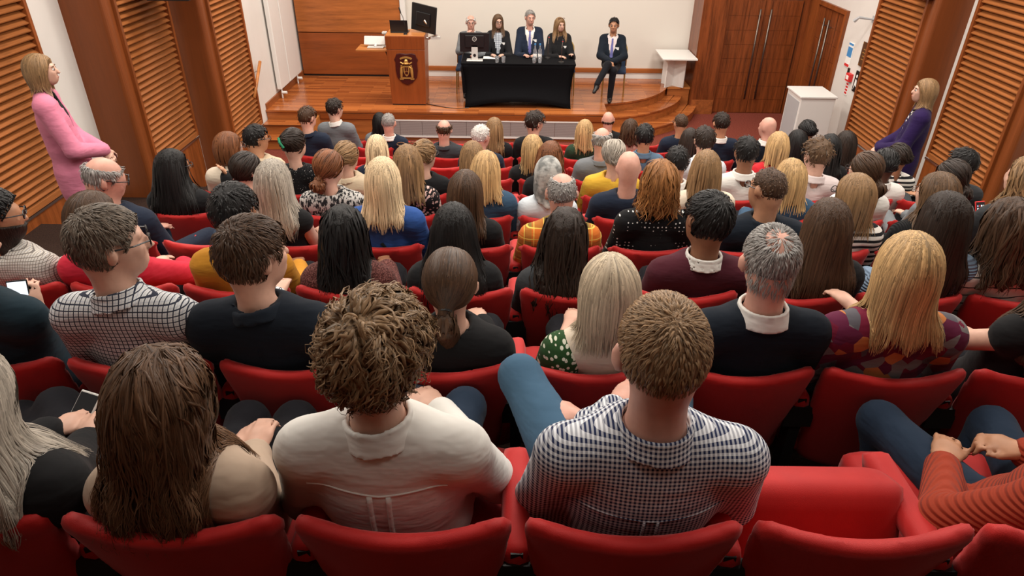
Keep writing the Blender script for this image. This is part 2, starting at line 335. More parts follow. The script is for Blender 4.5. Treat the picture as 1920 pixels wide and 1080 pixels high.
# double doors
def door(idx, mt, W=1.38, h=2.1, hz=(.3,1.95)):
    r = empty('door_%d'%idx,(0,0,0)); struct(r); r.matrix_world = mt
    for s in (0,1):
        lf = box('door_leaf',(s*W/2+.004,0,.005),(s*W/2+W/2-.004,.05,h),'wood_door',r)
        nz = 8
        for i in range(nz):
            for j in range(2):
                x0 = s*W/2+.015+j*(W/4-.008); box('panel',(x0,-.006,.02+i*(h-.03)/nz),(x0+W/4-.018,-.0005,.02+(i+1)*(h-.03)/nz-.008),'wood_door',lf)
        x = W/2+(-.10 if s == 0 else .10)
        hd = MB().tube([(x,-.07,hz[0]),(x,-.07,hz[1])],.016,10).build('handle','dark_steel',lf,smooth=True)
        for z in (hz[0]+.12,hz[1]-.12): MB().tube([(x,-.07,z),(x,-.001,z)],.009,8).build('handle_post','dark_steel',lf)
door(1, Matrix.Translation((3.925,13.5,0)))
door(2, Matrix.Translation((5.44,13.05,0)) @ Matrix.Rotation(-math.pi/2,4,'Z'), 1.1)
mb = MB(); [mb.box((5.40,y,0),(5.449,y+d,2.18)) for y,d in ((11.87,.07),(13.055,.31))]; mb.box((5.40,11.9401,2.11),(5.449,13.0549,2.18)); struct(mb.build('trim_9','wood_v'))
# right wall fittings
def wallbox(name, y0, y1, z0, z1, mat, label, cat, d=.012, parent=None):
    o = box(name,(5.449-d,y0,z0),(5.449,y1,z1),mat,parent,.002)
    if label: tag(o,label,cat)
    return o
n1 = wallbox('wall_notice',11.42,11.60,1.38,1.76,'paper','tall white and blue safety notice on the right wall','sign')
for z0,z1,m in ((1.54,1.69,'blue_sign'),(1.39,1.43,'red_sign'),(1.72,1.75,'blue_sign')): box('print',(5.434,11.43,z0),(5.437,11.59,z1),m,n1)
pq = wallbox('plaque',10.86,11.12,1.5,1.86,'bronze','brown engraved plaque on the right wall','plaque',.02)
for k in range(4): box('engraved_line',(5.427,10.91+.02*(k%2),1.6+.05*k),(5.4285,11.07-.02*(k%2),1.612+.05*k),'gold',pq)
for y in (10.88,11.10):
    for z in (1.52,1.84): box('stud',(5.425,y-.008,z-.008),(5.4285,y+.008,z+.008),'gold',pq)
fa = wallbox('fire_alarm_point',11.20,11.34,1.21,1.33,'red_sign','red fire alarm call point beneath the safety notice','alarm',.06); box('glass',(5.385,11.23,1.24),(5.3885,11.31,1.30),'paper',fa)
fs = wallbox('fire_sign',11.25,11.35,.98,1.19,'paper','small red and white fire action sign under the alarm point','sign')
for k in range(4): box('print',(5.434,11.26,1.0+.047*k),(5.4365,11.34,1.03+.047*k),'red_sign',fs)
es = wallbox('access_sign',10.98,11.12,1.1,1.42,'black_plastic','black and white pictogram sign beside the alarm point','sign')
MB().tube([(5.433,11.05,1.34),(5.4365,11.05,1.34)],.025,10).build('pictogram','paper',es); MB().add([(5.434,11.09,1.12),(5.434,11.07,1.30),(5.434,11.02,1.28),(5.434,11.00,1.18),(5.434,11.05,1.2)],[(0,1,2,3,4)]).build('pictogram','paper',es)
ss = wallbox('light_switch',11.36,11.43,1.30,1.39,'dark_steel','small dark switch plate above the red alarm','switch'); box('rocker',(5.433,11.38,1.32),(5.4365,11.41,1.37),'black_plastic',ss)
cm = tag(empty('wall_bracket',(5.449,11.0,2.2)),'small grey bracket fixed high on the right wall','bracket'); box('base_plate',(-.02,-.05,-.05),(0,.05,.05),'grey_panel',cm); MB().tube([(-.02,0,0),(-.22,.05,.02),(-.26,.1,-.04)],[.015,.02,.03],8).build('arm','grey_panel',cm)
sp = tag(empty('loudspeaker',(5.3,9.55,2.72)),'black loudspeaker bracketed above the right louvred panel','speaker'); box('cabinet',(-.14,-.1,-.02),(.1,.16,.35),'black_plastic',sp,.02); box('bracket',(.1,0,.1),(.15,.06,.2),'dark_steel',sp)
sc_ = tag(empty('wall_screen',(-4.35,8.95,2.70)),'wall screen at the top edge above the left louvres','screen'); box('case',(.0,-.35,0),(.5,.35,.4),'black_plastic',sc_,.01); box('screen_panel',(.05,-.352,.03),(.45,-.349,.37),'phone_icons',sc_)
# white cabinet, radiator, hand rail
cb = tag(empty('audio_cabinet',(4.78,11.03,0)),'tall white metal cabinet with a grey front grille by the doors','cabinet')
box('body',(-.28,-.31,0),(.26,.30,1.07),'white_paint',cb,.008); box('top_panel',(-.3,-.33,1.07),(.28,.32,1.10),'white_paint',cb,.006); box('side_panel',(-.288,-.26,.35),(-.281,.25,1.0),'grey_panel',cb)
MB().tube([(-.292,-.22,.24),(-.282,-.22,.24)],.035,14).build('logo','green_mark',cb); box('logo_text',(-.286,-.15,.22),(-.2825,.1,.255),'grey_panel',cb); MB().tube([(-.295,-.22,.24),(-.2925,-.22,.24)],.022,14).build('logo_centre','white_paint',cb)
rd = tag(empty('radiator',(-4.289,12.3,STG)),'tall flat white radiator on the left wall of the stage','radiator')
for a,b in ((0,.52),(.56,1.3)): box('heating_panel',(.03,a,.17),(.11,b,2.6),'white_paint',rd,.012)
box('gap_strip',(.0,.52,.18),(.07,.56,2.6),'grey_panel',rd)
for y in (.08,1.1):
    v_ = MB().tube([(.08,y,.17),(.08,y,.0)],.014,8).build('pipe','white_paint',rd); MB().tube([(.08,y,.1),(.17,y,.1)],.026,10).build('valve','white_paint',v_)
hr = tag(empty('hand_rail',(-4.289,0,0)),'short wooden hand rail sloping up to the stage steps','rail'); MB().tube([(.09,10.98,.89),(.09,11.52,1.34)],.025,10).build('rail','wood_light',hr,smooth=True)
for y,z in ((11.08,.97),(11.42,1.25)): MB().tube([(0,y,z-.06),(.09,y,z-.02)],.009,8).build('bracket','steel',hr)
# white side table
wt = tag(empty('side_table',(3.1,13.6,STG)),'small white table with crossed panel legs at the stage end','table')
box('table_top',(-.33,-.42,.57),(.33,.40,.60),'white_paint',wt,.006)
for a in (.55,-.55): MB().box((-.25,-.012,0),(.25,.012,.57),Matrix.Rotation(a*1.4,4,'Z')).build('leg_panel','white_paint',wt)
# lectern
lc = tag(empty('lectern',(-1.865,12.03,STG)),'wooden lectern with a dark shield crest on its front','lectern')
def frus(a,b,z0,z1,d0,d1,y0=0): return [(-a,y0,z0),(a,y0,z0),(a,d0,z0),(-a,d0,z0),(-b,y0-.02,z1),(b,y0-.02,z1),(b,d1,z1),(-b,d1,z1)]
bf = [(0,3,2,1),(4,5,6,7),(0,1,5,4),(1,2,6,5),(2,3,7,6),(3,0,4,7)]
MB().add(frus(.30,.325,.02,.95,.5,.52),bf).build('body','wood_lectern',lc,bevel=.004); MB().add(frus(.327,.335,.955,1.17,.52,.56,-.02),bf).build('top_box','wood_lectern',lc,bevel=.004)
box('plinth',(-.29,.01,0),(.29,.48,.02),'black_plastic',lc); box('writing_surface',(-.33,-.03,1.17),(.33,.55,1.185),'wood_light',lc,.003)
sh = [(0,-.30),(-.09,-.26),(-.17,-.17),(-.19,-.05),(-.185,.08),(-.205,.13),(-.185,.16),(-.16,.22),(-.10,.235),(0,.225)]; sh = sh+[(-x,z) for x,z in sh[-2:0:-1]]
cr = empty('crest',(0,-.035,.66),parent=lc)
mb = MB(); n = len(sh); mb.add([(x,y,z) for y in (0,.035) for x,z in sh],[tuple(range(n)),tuple(range(2*n-1,n-1,-1))]+[((i+1)%n,i,n+i,n+(i+1)%n) for i in range(n)]); mb.build('shield','shield_dark',cr,bevel=.008)
mb = MB()
for i in range(7):
    a = -.6+.2*i; mb.box((-.016,-.016,-.014),(.016,0,.014),Matrix.Translation((.15*math.sin(a),0,.06+.11*math.cos(a))) @ Matrix.Rotation(a,4,'Y'))
mb.box((-.11,-.014,-.19),(.11,0,-.165)); mb.box((-.125,-.012,-.205),(-.06,0,-.18)); mb.box((.06,-.012,-.205),(.125,0,-.18))
mb.lathe([(.02,-.02),(.035,.0),(.03,.035),(.012,.05)],(0,-.005,.09),10); mb.lathe([(.045,0),(.05,.012),(.045,.025)],(0,-.005,.06),10)
qs = [(-.05,.03),(.05,.03),(.052,-.06),(.03,-.12),(0,-.15),(-.03,-.12),(-.052,-.06)]; mb.add([(x,-.02,z) for x,z in qs]+[(x,0,z) for x,z in qs],[tuple(range(6,-1,-1))]+[(i,(i+1)%7,7+(i+1)%7,7+i) for i in range(7)])
for s in (-1,1):
    mb.tube([(s*.095,-.012,-.17),(s*.09,-.015,-.08),(s*.085,-.015,0)],[.018,.026,.022],8); mb.tube([(s*.085,-.015,0),(s*.08,-.015,.04)],[.012,.018],8); mb.tube([(s*.085,-.018,-.01),(s*.05,-.02,.02)],.011,6); mb.tube([(s*.05,-.01,.06),(s*.1,-.01,.09)],.012,6)
mb.build('coat_of_arms','gold',cr); mb = MB(); mb.box((-.03,-.024,-.055),(-.003,-.02,.01)); mb.box((.003,-.024,-.055),(.03,-.02,.01)); mb.box((-.025,-.024,-.11),(.025,-.02,-.065)); mb.build('arms_quarter','shield_dark',cr)
sf = empty('side_shelf',(-.325,.1,.90),parent=lc); box('shelf_board',(-.54,-.05,0),(0,.4,.03),'wood_light',sf,.004); MB().tube([(-.06,.1,0),(-.01,.1,-.15)],.012,8).build('bracket','black_metal',sf)
tb = tag(empty('touch_panel',(-2.42,12.28,1.432)),'white control console tilted on the lectern side shelf','console'); MB().box((-.2,-.015,0),(.17,.015,.16),Matrix.Translation((0,0,.035)) @ Matrix.Rotation(-.6,4,'X')).build('case','device_silver',tb,bevel=.012); box('foot',(-.13,-.1,0),(.15,.1,.02),'device_silver',tb,.006); MB().tube([(0,-.06,.02),(.02,-.02,.06)],.02,8).build('prop','white_paint',tb)
vz = tag(empty('document_camera',(-2.25,12.36,1.432)),'small white document camera beside the lectern console','camera'); box('base',(-.06,-.08,0),(.05,.08,.03),'device_silver',vz,.006); MB().tube([(-.02,.05,.03),(-.02,.06,.2)],.014,8).build('arm','device_silver',vz); box('head',(-.06,.0,.2),(.02,.1,.235),'device_silver',vz,.008)
lp = tag(empty('laptop',(-1.98,12.28,1.686)),'black laptop open on the lectern top','laptop'); box('base',(-.15,-.08,0),(.15,.12,.018),'black_plastic',lp,.004); MB().box((-.15,0,0),(.15,.01,.19),Matrix.Translation((0,-.07,.018)) @ Matrix.Rotation(.15,4,'X')).build('lid','black_plastic',lp)
mc = tag(empty('gooseneck_microphone',(-1.86,12.1,1.686)),'thin black gooseneck microphone on the lectern','microphone'); MB().lathe([(.035,0),(.03,.015),(.01,.02)],(0,0,0),12).build('base','black_plastic',mc); MB().tube([(0,0,.02),(0,0,.15),(-.03,.02,.28),(-.06,.03,.33)],[.005,.005,.005,.006],6).build('stem','black_plastic',mc); MB().tube([(-.06,.03,.33),(-.085,.04,.42)],.011,8).build('capsule','black_plastic',mc)
mn = tag(empty('lectern_monitor',(-1.5,12.35,1.69)),'black flat monitor on a silver arm beside the lectern','monitor'); mm = Matrix.Translation((-.06,-.05,.20)) @ Matrix.Rotation(-.45,4,'Z') @ Matrix.Rotation(.12,4,'Y')
MB().box((-.24,-.02,-.20),(.24,.02,.24),mm).build('screen_case','black_plastic',mn,bevel=.006); MB().box((-.14,-.04,-.1),(.14,-.02,.12),mm).build('rear_cover','black_plastic',mn,bevel=.01)
MB().tube([(-.05,-.09,.2),(.02,-.1,.12),(.06,-.05,.02)],[.022,.028,.024],8).build('arm','steel',mn); MB().tube([(.06,-.05,.02),(.14,-.02,-.05),(.0,.0,-.12),(-.06,.0,-.1)],[.026,.03,.02,.02],8).build('arm_clamp','steel',mn); box('cable_box',(.04,-.06,-.12),(.2,.04,-.08),'device_silver',mn)
MB().tube([(-1.56,12.1,.506),(-1.2,11.9,.506),(-1.0,11.86,.506),(-.8,11.9,.506)],.007,6).build('power_cable','black_plastic'); tag(bpy.data.objects['power_cable'],'thin black cable running from lectern to table on the stage','cable')
# panel table
tb = tag(empty('panel_table',(.06,12.02,STG)),'long table under a black stretch cloth on the stage','table'); W, D_, Ht = .99, .75, .74
mb = MB(); nu, nz = 17, 7; V = []; Fc = []
def sheet(f, nu, nv):
    V = [f(i/(nu-1)*2-1, j/(nv-1)) for j in range(nv) for i in range(nu)]; mb.add(V,[(j*nu+i,j*nu+i+1,(j+1)*nu+i+1,(j+1)*nu+i) for j in range(nv-1) for i in range(nu-1)])
def edge(u, t): return .0+.12*(1-u**2)**1.0*(1-t)
sheet(lambda u,t: (u*W*(1-.05*(1-t)*t*3-.06*(1-t)), -.01+.06*(4*t*(1-t))*(1-.3*abs(u))-.10*(1-t)**2, edge(u,t)+t*(Ht-edge(u,0)*0)*(1) if t>0 else edge(u,0)), nu, 9)
sheet(lambda u,t: (-u*W*(.95+.05*t), D_+.04*(1-t)-.06*4*t*(1-t), edge(u,t)*(1)+t*Ht if t>0 else edge(u,0)), nu, 9)
for s in (-1,1): sheet(lambda u,t: (s*(W*(1-.05*(1-t)*t*3-.06*(1-t))), (s*u*.5+.5)*D_-(.1*(1-t)**2*(1-s*u)*.5)+.02*(1-t), .08*(1-u*u)*(1-t)+t*Ht), 9, 9)
cl = mb.build('tablecloth','table_cloth',tb,smooth=True); md = cl.modifiers.new('s','SOLIDIFY'); md.thickness = .004
box('table_top',(-W,-.012,Ht-.02),(W,D_,Ht+.003),'table_cloth',tb,.006)
for x in (-.9,.9):
    for y in (.05,.68): MB().tube([(x,y,0),(x,y,Ht-.03)],.015,8).build('leg','steel',tb)
TZ = STG+Ht+.0032
dm = tag(empty('desk_monitor',(-.70,12.2,TZ)),'black desktop monitor seen from behind on the panel table','monitor')
box('base',(-.14,-.06,0),(.14,.12,.012),'device_silver',dm,.004); box('neck',(-.055,.0,.012),(.055,.03,.26),'device_silver',dm,.006); box('screen_case',(-.255,.0,.14),(.255,.035,.46),'black_plastic',dm,.01).location.y = .03
MB().tube([(0,-.004,.09),(0,.002,.09)],.026,16).build('cable_hole','black_plastic',dm); a_ = [(.034*math.cos(a),-.003,.36+.034*math.sin(a)) for a in np.linspace(0,2*math.pi,25)]; MB().tube(a_,.004,6).build('logo_ring','device_silver',dm)
text('logo_text','DELL',.021,'device_silver',dm,(0,-.003,.36),(math.pi/2,0,0)); box('rear_cover',(-.16,-.0,.22),(.16,.031,.42),'black_plastic',dm,.008)
def glass(x,y,lab):
    g = MB().lathe([(.024,0),(.03,.01),(.036,.1),(.033,.1),(.027,.012)],(0,0,0),14).build('drinking_glass','glass',None,(x,y,TZ),True); tag(g,lab,'glass','water glasses on the panel table')
for x,lab in ((-.31,'left water glass beside the desktop monitor'),(-.20,'right water glass beside the desktop monitor'),(.33,'left water glass in front of the two bottles'),(.43,'right water glass in front of the two bottles')): glass(x,12.1,lab)
for x,lab in ((.345,'left of two clear water bottles on the panel table'),(.43,'right of two clear water bottles on the panel table')):
    r = tag(empty('water_bottle',(x,12.22,TZ)),lab,'bottle','water bottles on the panel table'); MB().lathe([(.03,0),(.034,.01),(.034,.15),(.03,.19),(.013,.23),(.012,.27)],(0,0,0),14).build('body','glass',r,smooth=True); MB().lathe([(.015,.27),(.015,.295)],(0,0,0),12).build('cap','blue_sign',r); MB().lathe([(.0345,.06),(.0345,.12)],(0,0,0),14).build('label_band','paper',r)
for x,y,dx,lab in ((.80,12.12,0,'table microphone with red ring at the table end'),(.58,12.45,-.1,'table microphone in front of the blonde panellist')):
    r = tag(empty('table_microphone',(x,y,TZ)),lab,'microphone','table microphones'); MB().lathe([(.055,0),(.05,.02),(.02,.03)],(0,0,0),14).build('base','black_plastic',r); MB().tube([(0,0,.03),(.0,.0,.25),(dx*.0+.01,.04,.33)],.005,6).build('stem','dark_steel',r); MB().tube([(.01,.04,.33),(.015,.06,.38)],.011,8).build('capsule','black_plastic',r); MB().tube([(.012,.045,.342),(.0125,.048,.35)],.0125,8).build('red_ring','red_sign',r)
tag(box('paper_sheets',(-.56,12.35,TZ),(-.34,12.52,TZ+.006),'paper'),'white paper sheets beside the desktop monitor','paper')
# banquet chairs on the stage
def banquet(x, y, rz, lab):
    r = tag(empty('banquet_chair',(x,y,STG),rz),lab,'chair','gold framed banquet chairs on the stage')     # faces local +y
    MB().box((-.21,-.2,.41),(.21,.22,.47)).build('seat','navy_velvet',r,bevel=.02)
    V = []; pts = [(-.2,.47)]+[(-.2,.75)]+[(-.2*math.cos(a),.75+.16*math.sin(a)) for a in np.linspace(.2,math.pi-.2,9)]+[(.2,.75),(.2,.47)]
    n = len(pts); ly = lambda z: -.2-.14*(z-.47)/.45
    MB().add([(px*.95,ly(z)+d,z*.985) for d in (.02,-.02) for px,z in pts],[tuple(range(n)),tuple(range(2*n-1,n-1,-1))]+[((i+1)%n,i,n+i,n+(i+1)%n) for i in range(n)]).build('backrest','navy_velvet',r)
    MB().tube([(px,ly(z),z) for px,z in pts],.012,8).build('back_frame','gold_frame',r,smooth=True)
    for s in (-1,1):
        MB().tube([(s*.19,.19,.42),(s*.2,.21,.0)],[.014,.011],8).build('leg','gold_frame',r); MB().tube([(s*.19,-.19,.45),(s*.2,-.26,.0)],[.014,.011],8).build('leg','gold_frame',r); MB().tube([(s*.195,.2,.3),(s*.195,-.21,.3)],.008,6).build('stretcher','gold_frame',r)
# ---------------------------------------------------------------- auditorium seats
def smax(a,b,k): return -smin(-a,-b,k)
def back_fn(p):
    x, y, z = p[:,0], p[:,1], p[:,2]; t = (z+.50)/.50; xs = x/(.79+.21*np.clip(t,0,1.1)); zz = z-.62*xs*xs+.02*0
    yy = y-.0+.0*z-(-z)*.26-.75*xs*xs; bx = np.abs(xs)-(.245-.05); bz = np.abs(zz+.275)-(.265-.05)
    d2 = np.sqrt(np.maximum(bx,0)**2+np.maximum(bz,0)**2)+np.minimum(np.maximum(bx,bz),0)-.05
    r = .02; q = np.abs(yy)-.024+r; e = d2+r
    return (np.sqrt(np.maximum(e,0)**2+np.maximum(q,0)**2)+np.minimum(np.maximum(e,q),0)-r)*.8
def seat_fn(p):
    q = np.abs(p-A((0,.0,0)))-A((.215,.22,.05)); return (np.sqrt((np.maximum(q,0)**2).sum(1))+np.minimum(q.max(1),0)-.025)
def arm_fn(p):
    q = np.abs(p)-A((.022,.17,.012)); return (np.sqrt((np.maximum(q,0)**2).sum(1))+np.minimum(q.max(1),0)-.02)
me_back = {v: qmesh('backrest',*nets(back_fn,(-.3,-.1,-.62),(.3,.26,.12),v)) for v in (.018,.03)}
me_seat = qmesh('seat',*nets(seat_fn,(-.27,-.28,-.1),(.27,.28,.1),.036)); me_arm = qmesh('armrest',*nets(arm_fn,(-.06,-.22,-.05),(.06,.22,.05),.027))
mb = MB(); mb.box((-.05,-.02,-.06),(.05,.012,.03)); mb.box((-.02,-.01,-.62),(.02,.05,-.06)); mb.box((-.015,-.01,.0),(.015,.25,.06)); mb.box((-.04,-.06,-.63),(.04,.14,-.615)); o_ = mb.build('bracket','black_metal'); me_br = o_.data; bpy.data.objects.remove(o_)
ORD = ['first','second','third','fourth','fifth','sixth','seventh','eighth','ninth','tenth','eleventh','twelfth']
for n in range(11):
    for k in range(-5,7):
        x = SEAT0+(k+.5)*PITCH
        if n == 0 and abs(x) > 1.9 or n == 1 and abs(x) > 2.6: continue
        r = empty('theatre_seat',(x,YR(n),TR(n))); rown = ('nearest row' if n == 0 else 'front row by the stage' if n == 10 else ORD[n]+' row from the camera')
        tag(r,'red upholstered theatre seat, %s from the left end of the %s' % (ORD[k+5], rown),'seat','red theatre seats')
        o = link('backrest',me_back[.018 if n < 3 else .03],'red_fabric',r,(0,0,.832))
        empt = (n == 0 and k == 1)
        s = link('seat',me_seat,'red_fabric',r,(0,.39,.42)); s.rotation_euler.x = .06 if not empt else 1.2
        if empt: s.location = (0,.24,.47)
        for sx in ((-.5,.5) if k == 6 else (-.5,)):
            link('armrest',me_arm,'red_fabric',r,(sx*PITCH,.27,.64)); link('bracket',me_br,'black_metal',r,(sx*PITCH,.10,.60))
# ---------------------------------------------------------------- people
def rotz(a): c, s = math.cos(a), math.sin(a); return np.array([[c,-s,0],[s,c,0],[0,0,1]],np.float32)
def rotx(a): c, s = math.cos(a), math.sin(a); return np.array([[1,0,0],[0,c,-s],[0,s,c]],np.float32)
def roty(a): c, s = math.cos(a), math.sin(a); return np.array([[c,0,s],[0,1,0],[-s,0,c]],np.float32)
def nrm(v): v = A(v); return v/(np.linalg.norm(v)+1e-9)
def locks(fn, roots, dirs, L, seg, wd, grav, lift, stick=.5, curl=0, cfreq=5, jit=.12, pers=1.0, cl=None, tip=0, drop=0):
    p = roots.astype(np.float32); N = len(p); path = [p]; d = dirs; step = (L/seg)[:,None]; G = A((0,0,-1)); cl3 = rng.uniform(.8,1.1,N).astype(np.float32)
    for k in range(seg):
        n = grad(fn,p); dd = d*pers+G*grav*(.5+.5*k/seg)+rng.normal(0,jit,(N,3)).astype(np.float32); near = (fn(p)<.03)[:,None]
        dd = dd-n*np.minimum((dd*n).sum(1,keepdims=True),0)*near; dd /= np.linalg.norm(dd,axis=1,keepdims=True)+1e-9
        q = p+dd*step; dist = fn(q); n2 = grad(fn,q); off = .0015+lift*((k+1)/seg)
        push = np.where(dist<off, off-dist, np.where(dist<.05,-(dist-off)*stick,0)); q = (q+n2*push[:,None]).astype(np.float32)
        if cl: q[:,0] = np.where(q[:,2]<cl[2],np.clip(q[:,0],cl[0]-cl[1]*cl3,cl[0]+cl[1]*cl3),q[:,0])
        d = (q-p)/(np.linalg.norm(q-p,axis=1,keepdims=True)+1e-9); p = q; path.append(p)
    path = np.stack(path,1); K = seg+1
    far = fn(path.reshape(-1,3)).reshape(N,K).max(1) if drop else np.zeros(N)
    if drop: path = path[far<drop]; N = len(path)
    for _ in range(2 if seg > 5 else 0): path[:,1:-1] = .25*path[:,:-2]+.5*path[:,1:-1]+.25*path[:,2:]
    n = grad(fn,path.reshape(-1,3)).reshape(N,K,3); tg = np.gradient(path,axis=1); sd = np.cross(tg,n); sd /= np.linalg.norm(sd,axis=2,keepdims=True)+1e-9
    s = np.linspace(0,1,K)
    if curl:
        ph = rng.uniform(0,6.28,(N,1)); fr = cfreq*rng.uniform(.7,1.3,(N,1)); am = curl*np.minimum(s*s*(1.6 if seg>6 else 3),1)
        path = path+sd*(np.sin(ph+fr*s*6.28)*am)[...,None]+n*((np.cos(ph+fr*s*6.28)*.5+.5)*am)[...,None]
        tg = np.gradient(path,axis=1); sd = np.cross(tg,n); sd /= np.linalg.norm(sd,axis=2,keepdims=True)+1e-9
    wv = (wd*rng.uniform(.6,1.3,(N,1))*np.where(s<.15,.6+s*2.7,1-.85*np.maximum(s-.35,0)/.65))[...,None]
    V = np.stack([path-sd*wv, path+n*wv*.7, path+sd*wv],2).reshape(-1,3); b = (np.arange(N)[:,None]*K+np.arange(seg)[None,:]).reshape(-1)*3
    Q = np.concatenate([np.stack([b,b+1,b+4,b+3],1),np.stack([b+1,b+2,b+5,b+4],1)]); val = np.repeat(np.clip(rng.normal(.5,.22,N)[:,None]+tip*s[None,:],0,1).reshape(-1),3)
    return V, Q, val
LOD = [dict(b=.0095,t=.012,h=.0085,l=.02,N=1800),dict(b=.0115,t=.0145,h=.010,l=.026,N=1000),dict(b=.017,t=.02,h=.0125,l=.042,N=560),dict(b=.020,t=.024,h=.0145,l=.05,N=420),dict(b=.023,t=.027,h=.016,l=.055,N=290),dict(b=.025,t=.031,h=.018,l=.06,N=160)]
def person(label, C, O, byaw=0, yaw=0, tilt=0, roll=0, sex='m', skin='fair', hair=('short','dk'), top=('shirt','w'), w=None, legs='dark', lod=3, J=None, extra='', hs=None, bod=1.0, b=None, lines=()):
    w = w or (1.0 if sex == 'm' else .87); hs = hs or (1.0 if sex == 'm' else .95); J = J or {}; lv = LOD[min(lod,5)]; ex = set(extra.split())
    Rb = rotz(byaw); C = (A(C)-A(O))@Rb; R = rotz(-math.radians(yaw)-byaw)@rotx(-math.radians(tilt))@roty(math.radians(roll)); hp = lambda *q: C+R@(A(q)*hs)
    N = C+A((0,-.035,-.19))*hs; S = N+A((0,-.008,-.055)); stand = 'stand' in ex; pel = A(J.get('pel',(0,-.01,.08))); sw = .165*w
    lerp = lambda a,b,t: A(a)+(A(b)-A(a))*t
    T = [ell(lerp(S,pel,.30),(.163*w,.108*bod,.20)), ell(lerp(S,pel,.66),(.15*w,.115*bod,.19)), ell(pel,(.17*w,.13*bod,.13)), cone(S-A((sw*.93,0,0)),S+A((sw*.93,0,0)),.058),
         cone(N+A((-.02,0,-.022)),S+A((-.12*w,0,.014)),.045,.042), cone(N+A((.02,0,-.022)),S+A((.12*w,0,.014)),.045,.042)]
    if 'coat' in J: T.append(ell(pel-A((0,0,J['coat']*.5)),(.185*w,.135,J['coat']*.5+.12)))
    arms = []; ends = []
    for i,s in enumerate((-1,1)):
        sh = S+A((s*sw,0,-.012)); el = A(J.get('elL' if s<0 else 'elR', (s*(sw+.055),float(S[1])+.09,float(S[2])-.27))); wr = A(J.get('wrL' if s<0 else 'wrR',(s*.075,.33,.14))); arms.append((sh,el,wr))
    neck = cone(hp(0,-.03,-.06),N+A((0,0,-.03)),.054*hs*(1.06 if sex=='m' else .92),.06*hs*(1.08 if sex=='m' else .92))
    armf = lambda r1,r2,r3,k=1.0: [cone(a,e,r1,r2) for a,e,_ in arms]+[cone(e,lerp(e,x,k),r2,r2+(r3-r2)*k) for _,e,x in arms]
    hands = []
    for i,(a,e,x) in enumerate(arms):
        s = -1 if i == 0 else 1; d = nrm(J.get('hdL' if s<0 else 'hdR', x-e)); up = A(J.get('huL' if s<0 else 'huR',(0,0,1))); sv = nrm(np.cross(d,up)); u2 = np.cross(sv,d); Rm = np.stack([sv,d,u2],1).astype(np.float32); g = .92 if sex=='f' else 1.0
        palm = [ell(x+d*.048*g,(.04*g,.05*g,.017*g),Rm), cone(e+(x-e)*.8,x+d*.02,.026*g,.024*g)]; fg = []; cu = J.get('curl',.6)
        for j,(o,l) in enumerate(((-1.5,.85),(-.5,1),(.5,.97),(1.5,.78))):
            r0 = x+d*.085*g+sv*(o*.0195*g); r1 = r0+(d*math.cos(cu*.6)-u2*math.sin(cu*.6))*.042*l*g; r2 = r1+(d*math.cos(cu*1.8)-u2*math.sin(cu*1.8))*.036*l*g; fg += [cone(r0-d*.02,r1,.0092*g,.0085*g),cone(r1,r2,.0085*g,.007*g)]
        ts = -s; r0 = x+d*.03*g+sv*ts*.028*g*(-1 if s<0 else 1)*(1 if s>0 else -1)*1.0
        r0 = x+d*.028*g-sv*s*.026*g; r1 = r0+d*.038*g-sv*s*.022*g-u2*.008; r2 = r1+d*.03*g-sv*s*.002-u2*.01; fg += [cone(r0,r1,.012*g,.0105*g),cone(r1,r2,.0105*g,.008*g)]
        hands.append((U(.02,palm),U(.004,fg)))
    thin = .018 if lod < 2 or 'none' in top else .045
    head = [ell(hp(0,-.012,.022),A((.076,.096,.093))*hs,R), ell(hp(0,.03,-.035),A((.062,.066,.082))*hs,R), ell(hp(0,.048,-.08),A((.043,.043,.038))*hs,R), ell(hp(0,-.045,-.04),A((.058,.05,.06))*hs,R)]
    nose = [cone(hp(0,.092,.012),hp(0,.113,-.028),.009*hs,.0135*hs), cone(hp(-.034,.082,.026),hp(.034,.082,.026),.012*hs), cone(hp(-.02,.088,-.066),hp(.02,.088,-.066),.0095*hs), cone(hp(-.035,.075,-.02),hp(-.032,.072,-.04),.02*hs), cone(hp(.035,.075,-.02),hp(.032,.072,-.04),.02*hs)]
    ears = [ell(hp(s*.086,-.008,-.008),A((.013,.022,.034))*hs,R@rotz(s*-.35)) for s in (-1,1)]; eyes = [ell(hp(s*.031,.103,.004),A((.017,.02,.012))*hs,R) for s in (-1,1)]
    fT = U(.05,T); fAin = U(.03,armf(.04,.033,.026) if 'none' in top or lod<2 else armf(.028,.026,.024)); fA = U(.03,armf(.055,.046,.036,.93)); fHead = U(.03,head+[neck]); fN = U(.012,nose); fE = U(.006,ears)
    def fHd(p):
        d = smin(smin(fHead(p),fN(p),.014),fE(p),.01)
        for e in eyes: d = smax(d,-e(p),.006)
        return d
    def body(p):
        d = smin(fHd(p),fT(p)+thin,.03); d = smin(d,fAin(p),.03)
        for a,f in hands: d = smin(d,smin(a(p),f(p),.012),.012)
        return d
    def bounds(pts, m): pts = np.array([A(q) for q in pts]); return pts.min(0)-m, pts.max(0)+m
    allp = [C,pel,S]+[q for a in arms for q in a]
    lo, hi = bounds(allp,.14); hi[2] = max(hi[2],C[2]+.145*hs)
    for a,e,x in arms: lo = np.minimum(lo,x-.2); hi = np.maximum(hi,x+.2)
    root = sdf('person',body,lo,hi,lv['b'] if b is None else b,'skin_'+skin); root.location = [float(v) for v in O]; root.rotation_euler.z = byaw; tag(root,label,'person')
    # clothing
    tn, tm, *tk = top; tk = set(tk); infl = .016 if tn in ('jacket','coat','blazer','hoodie') else .008
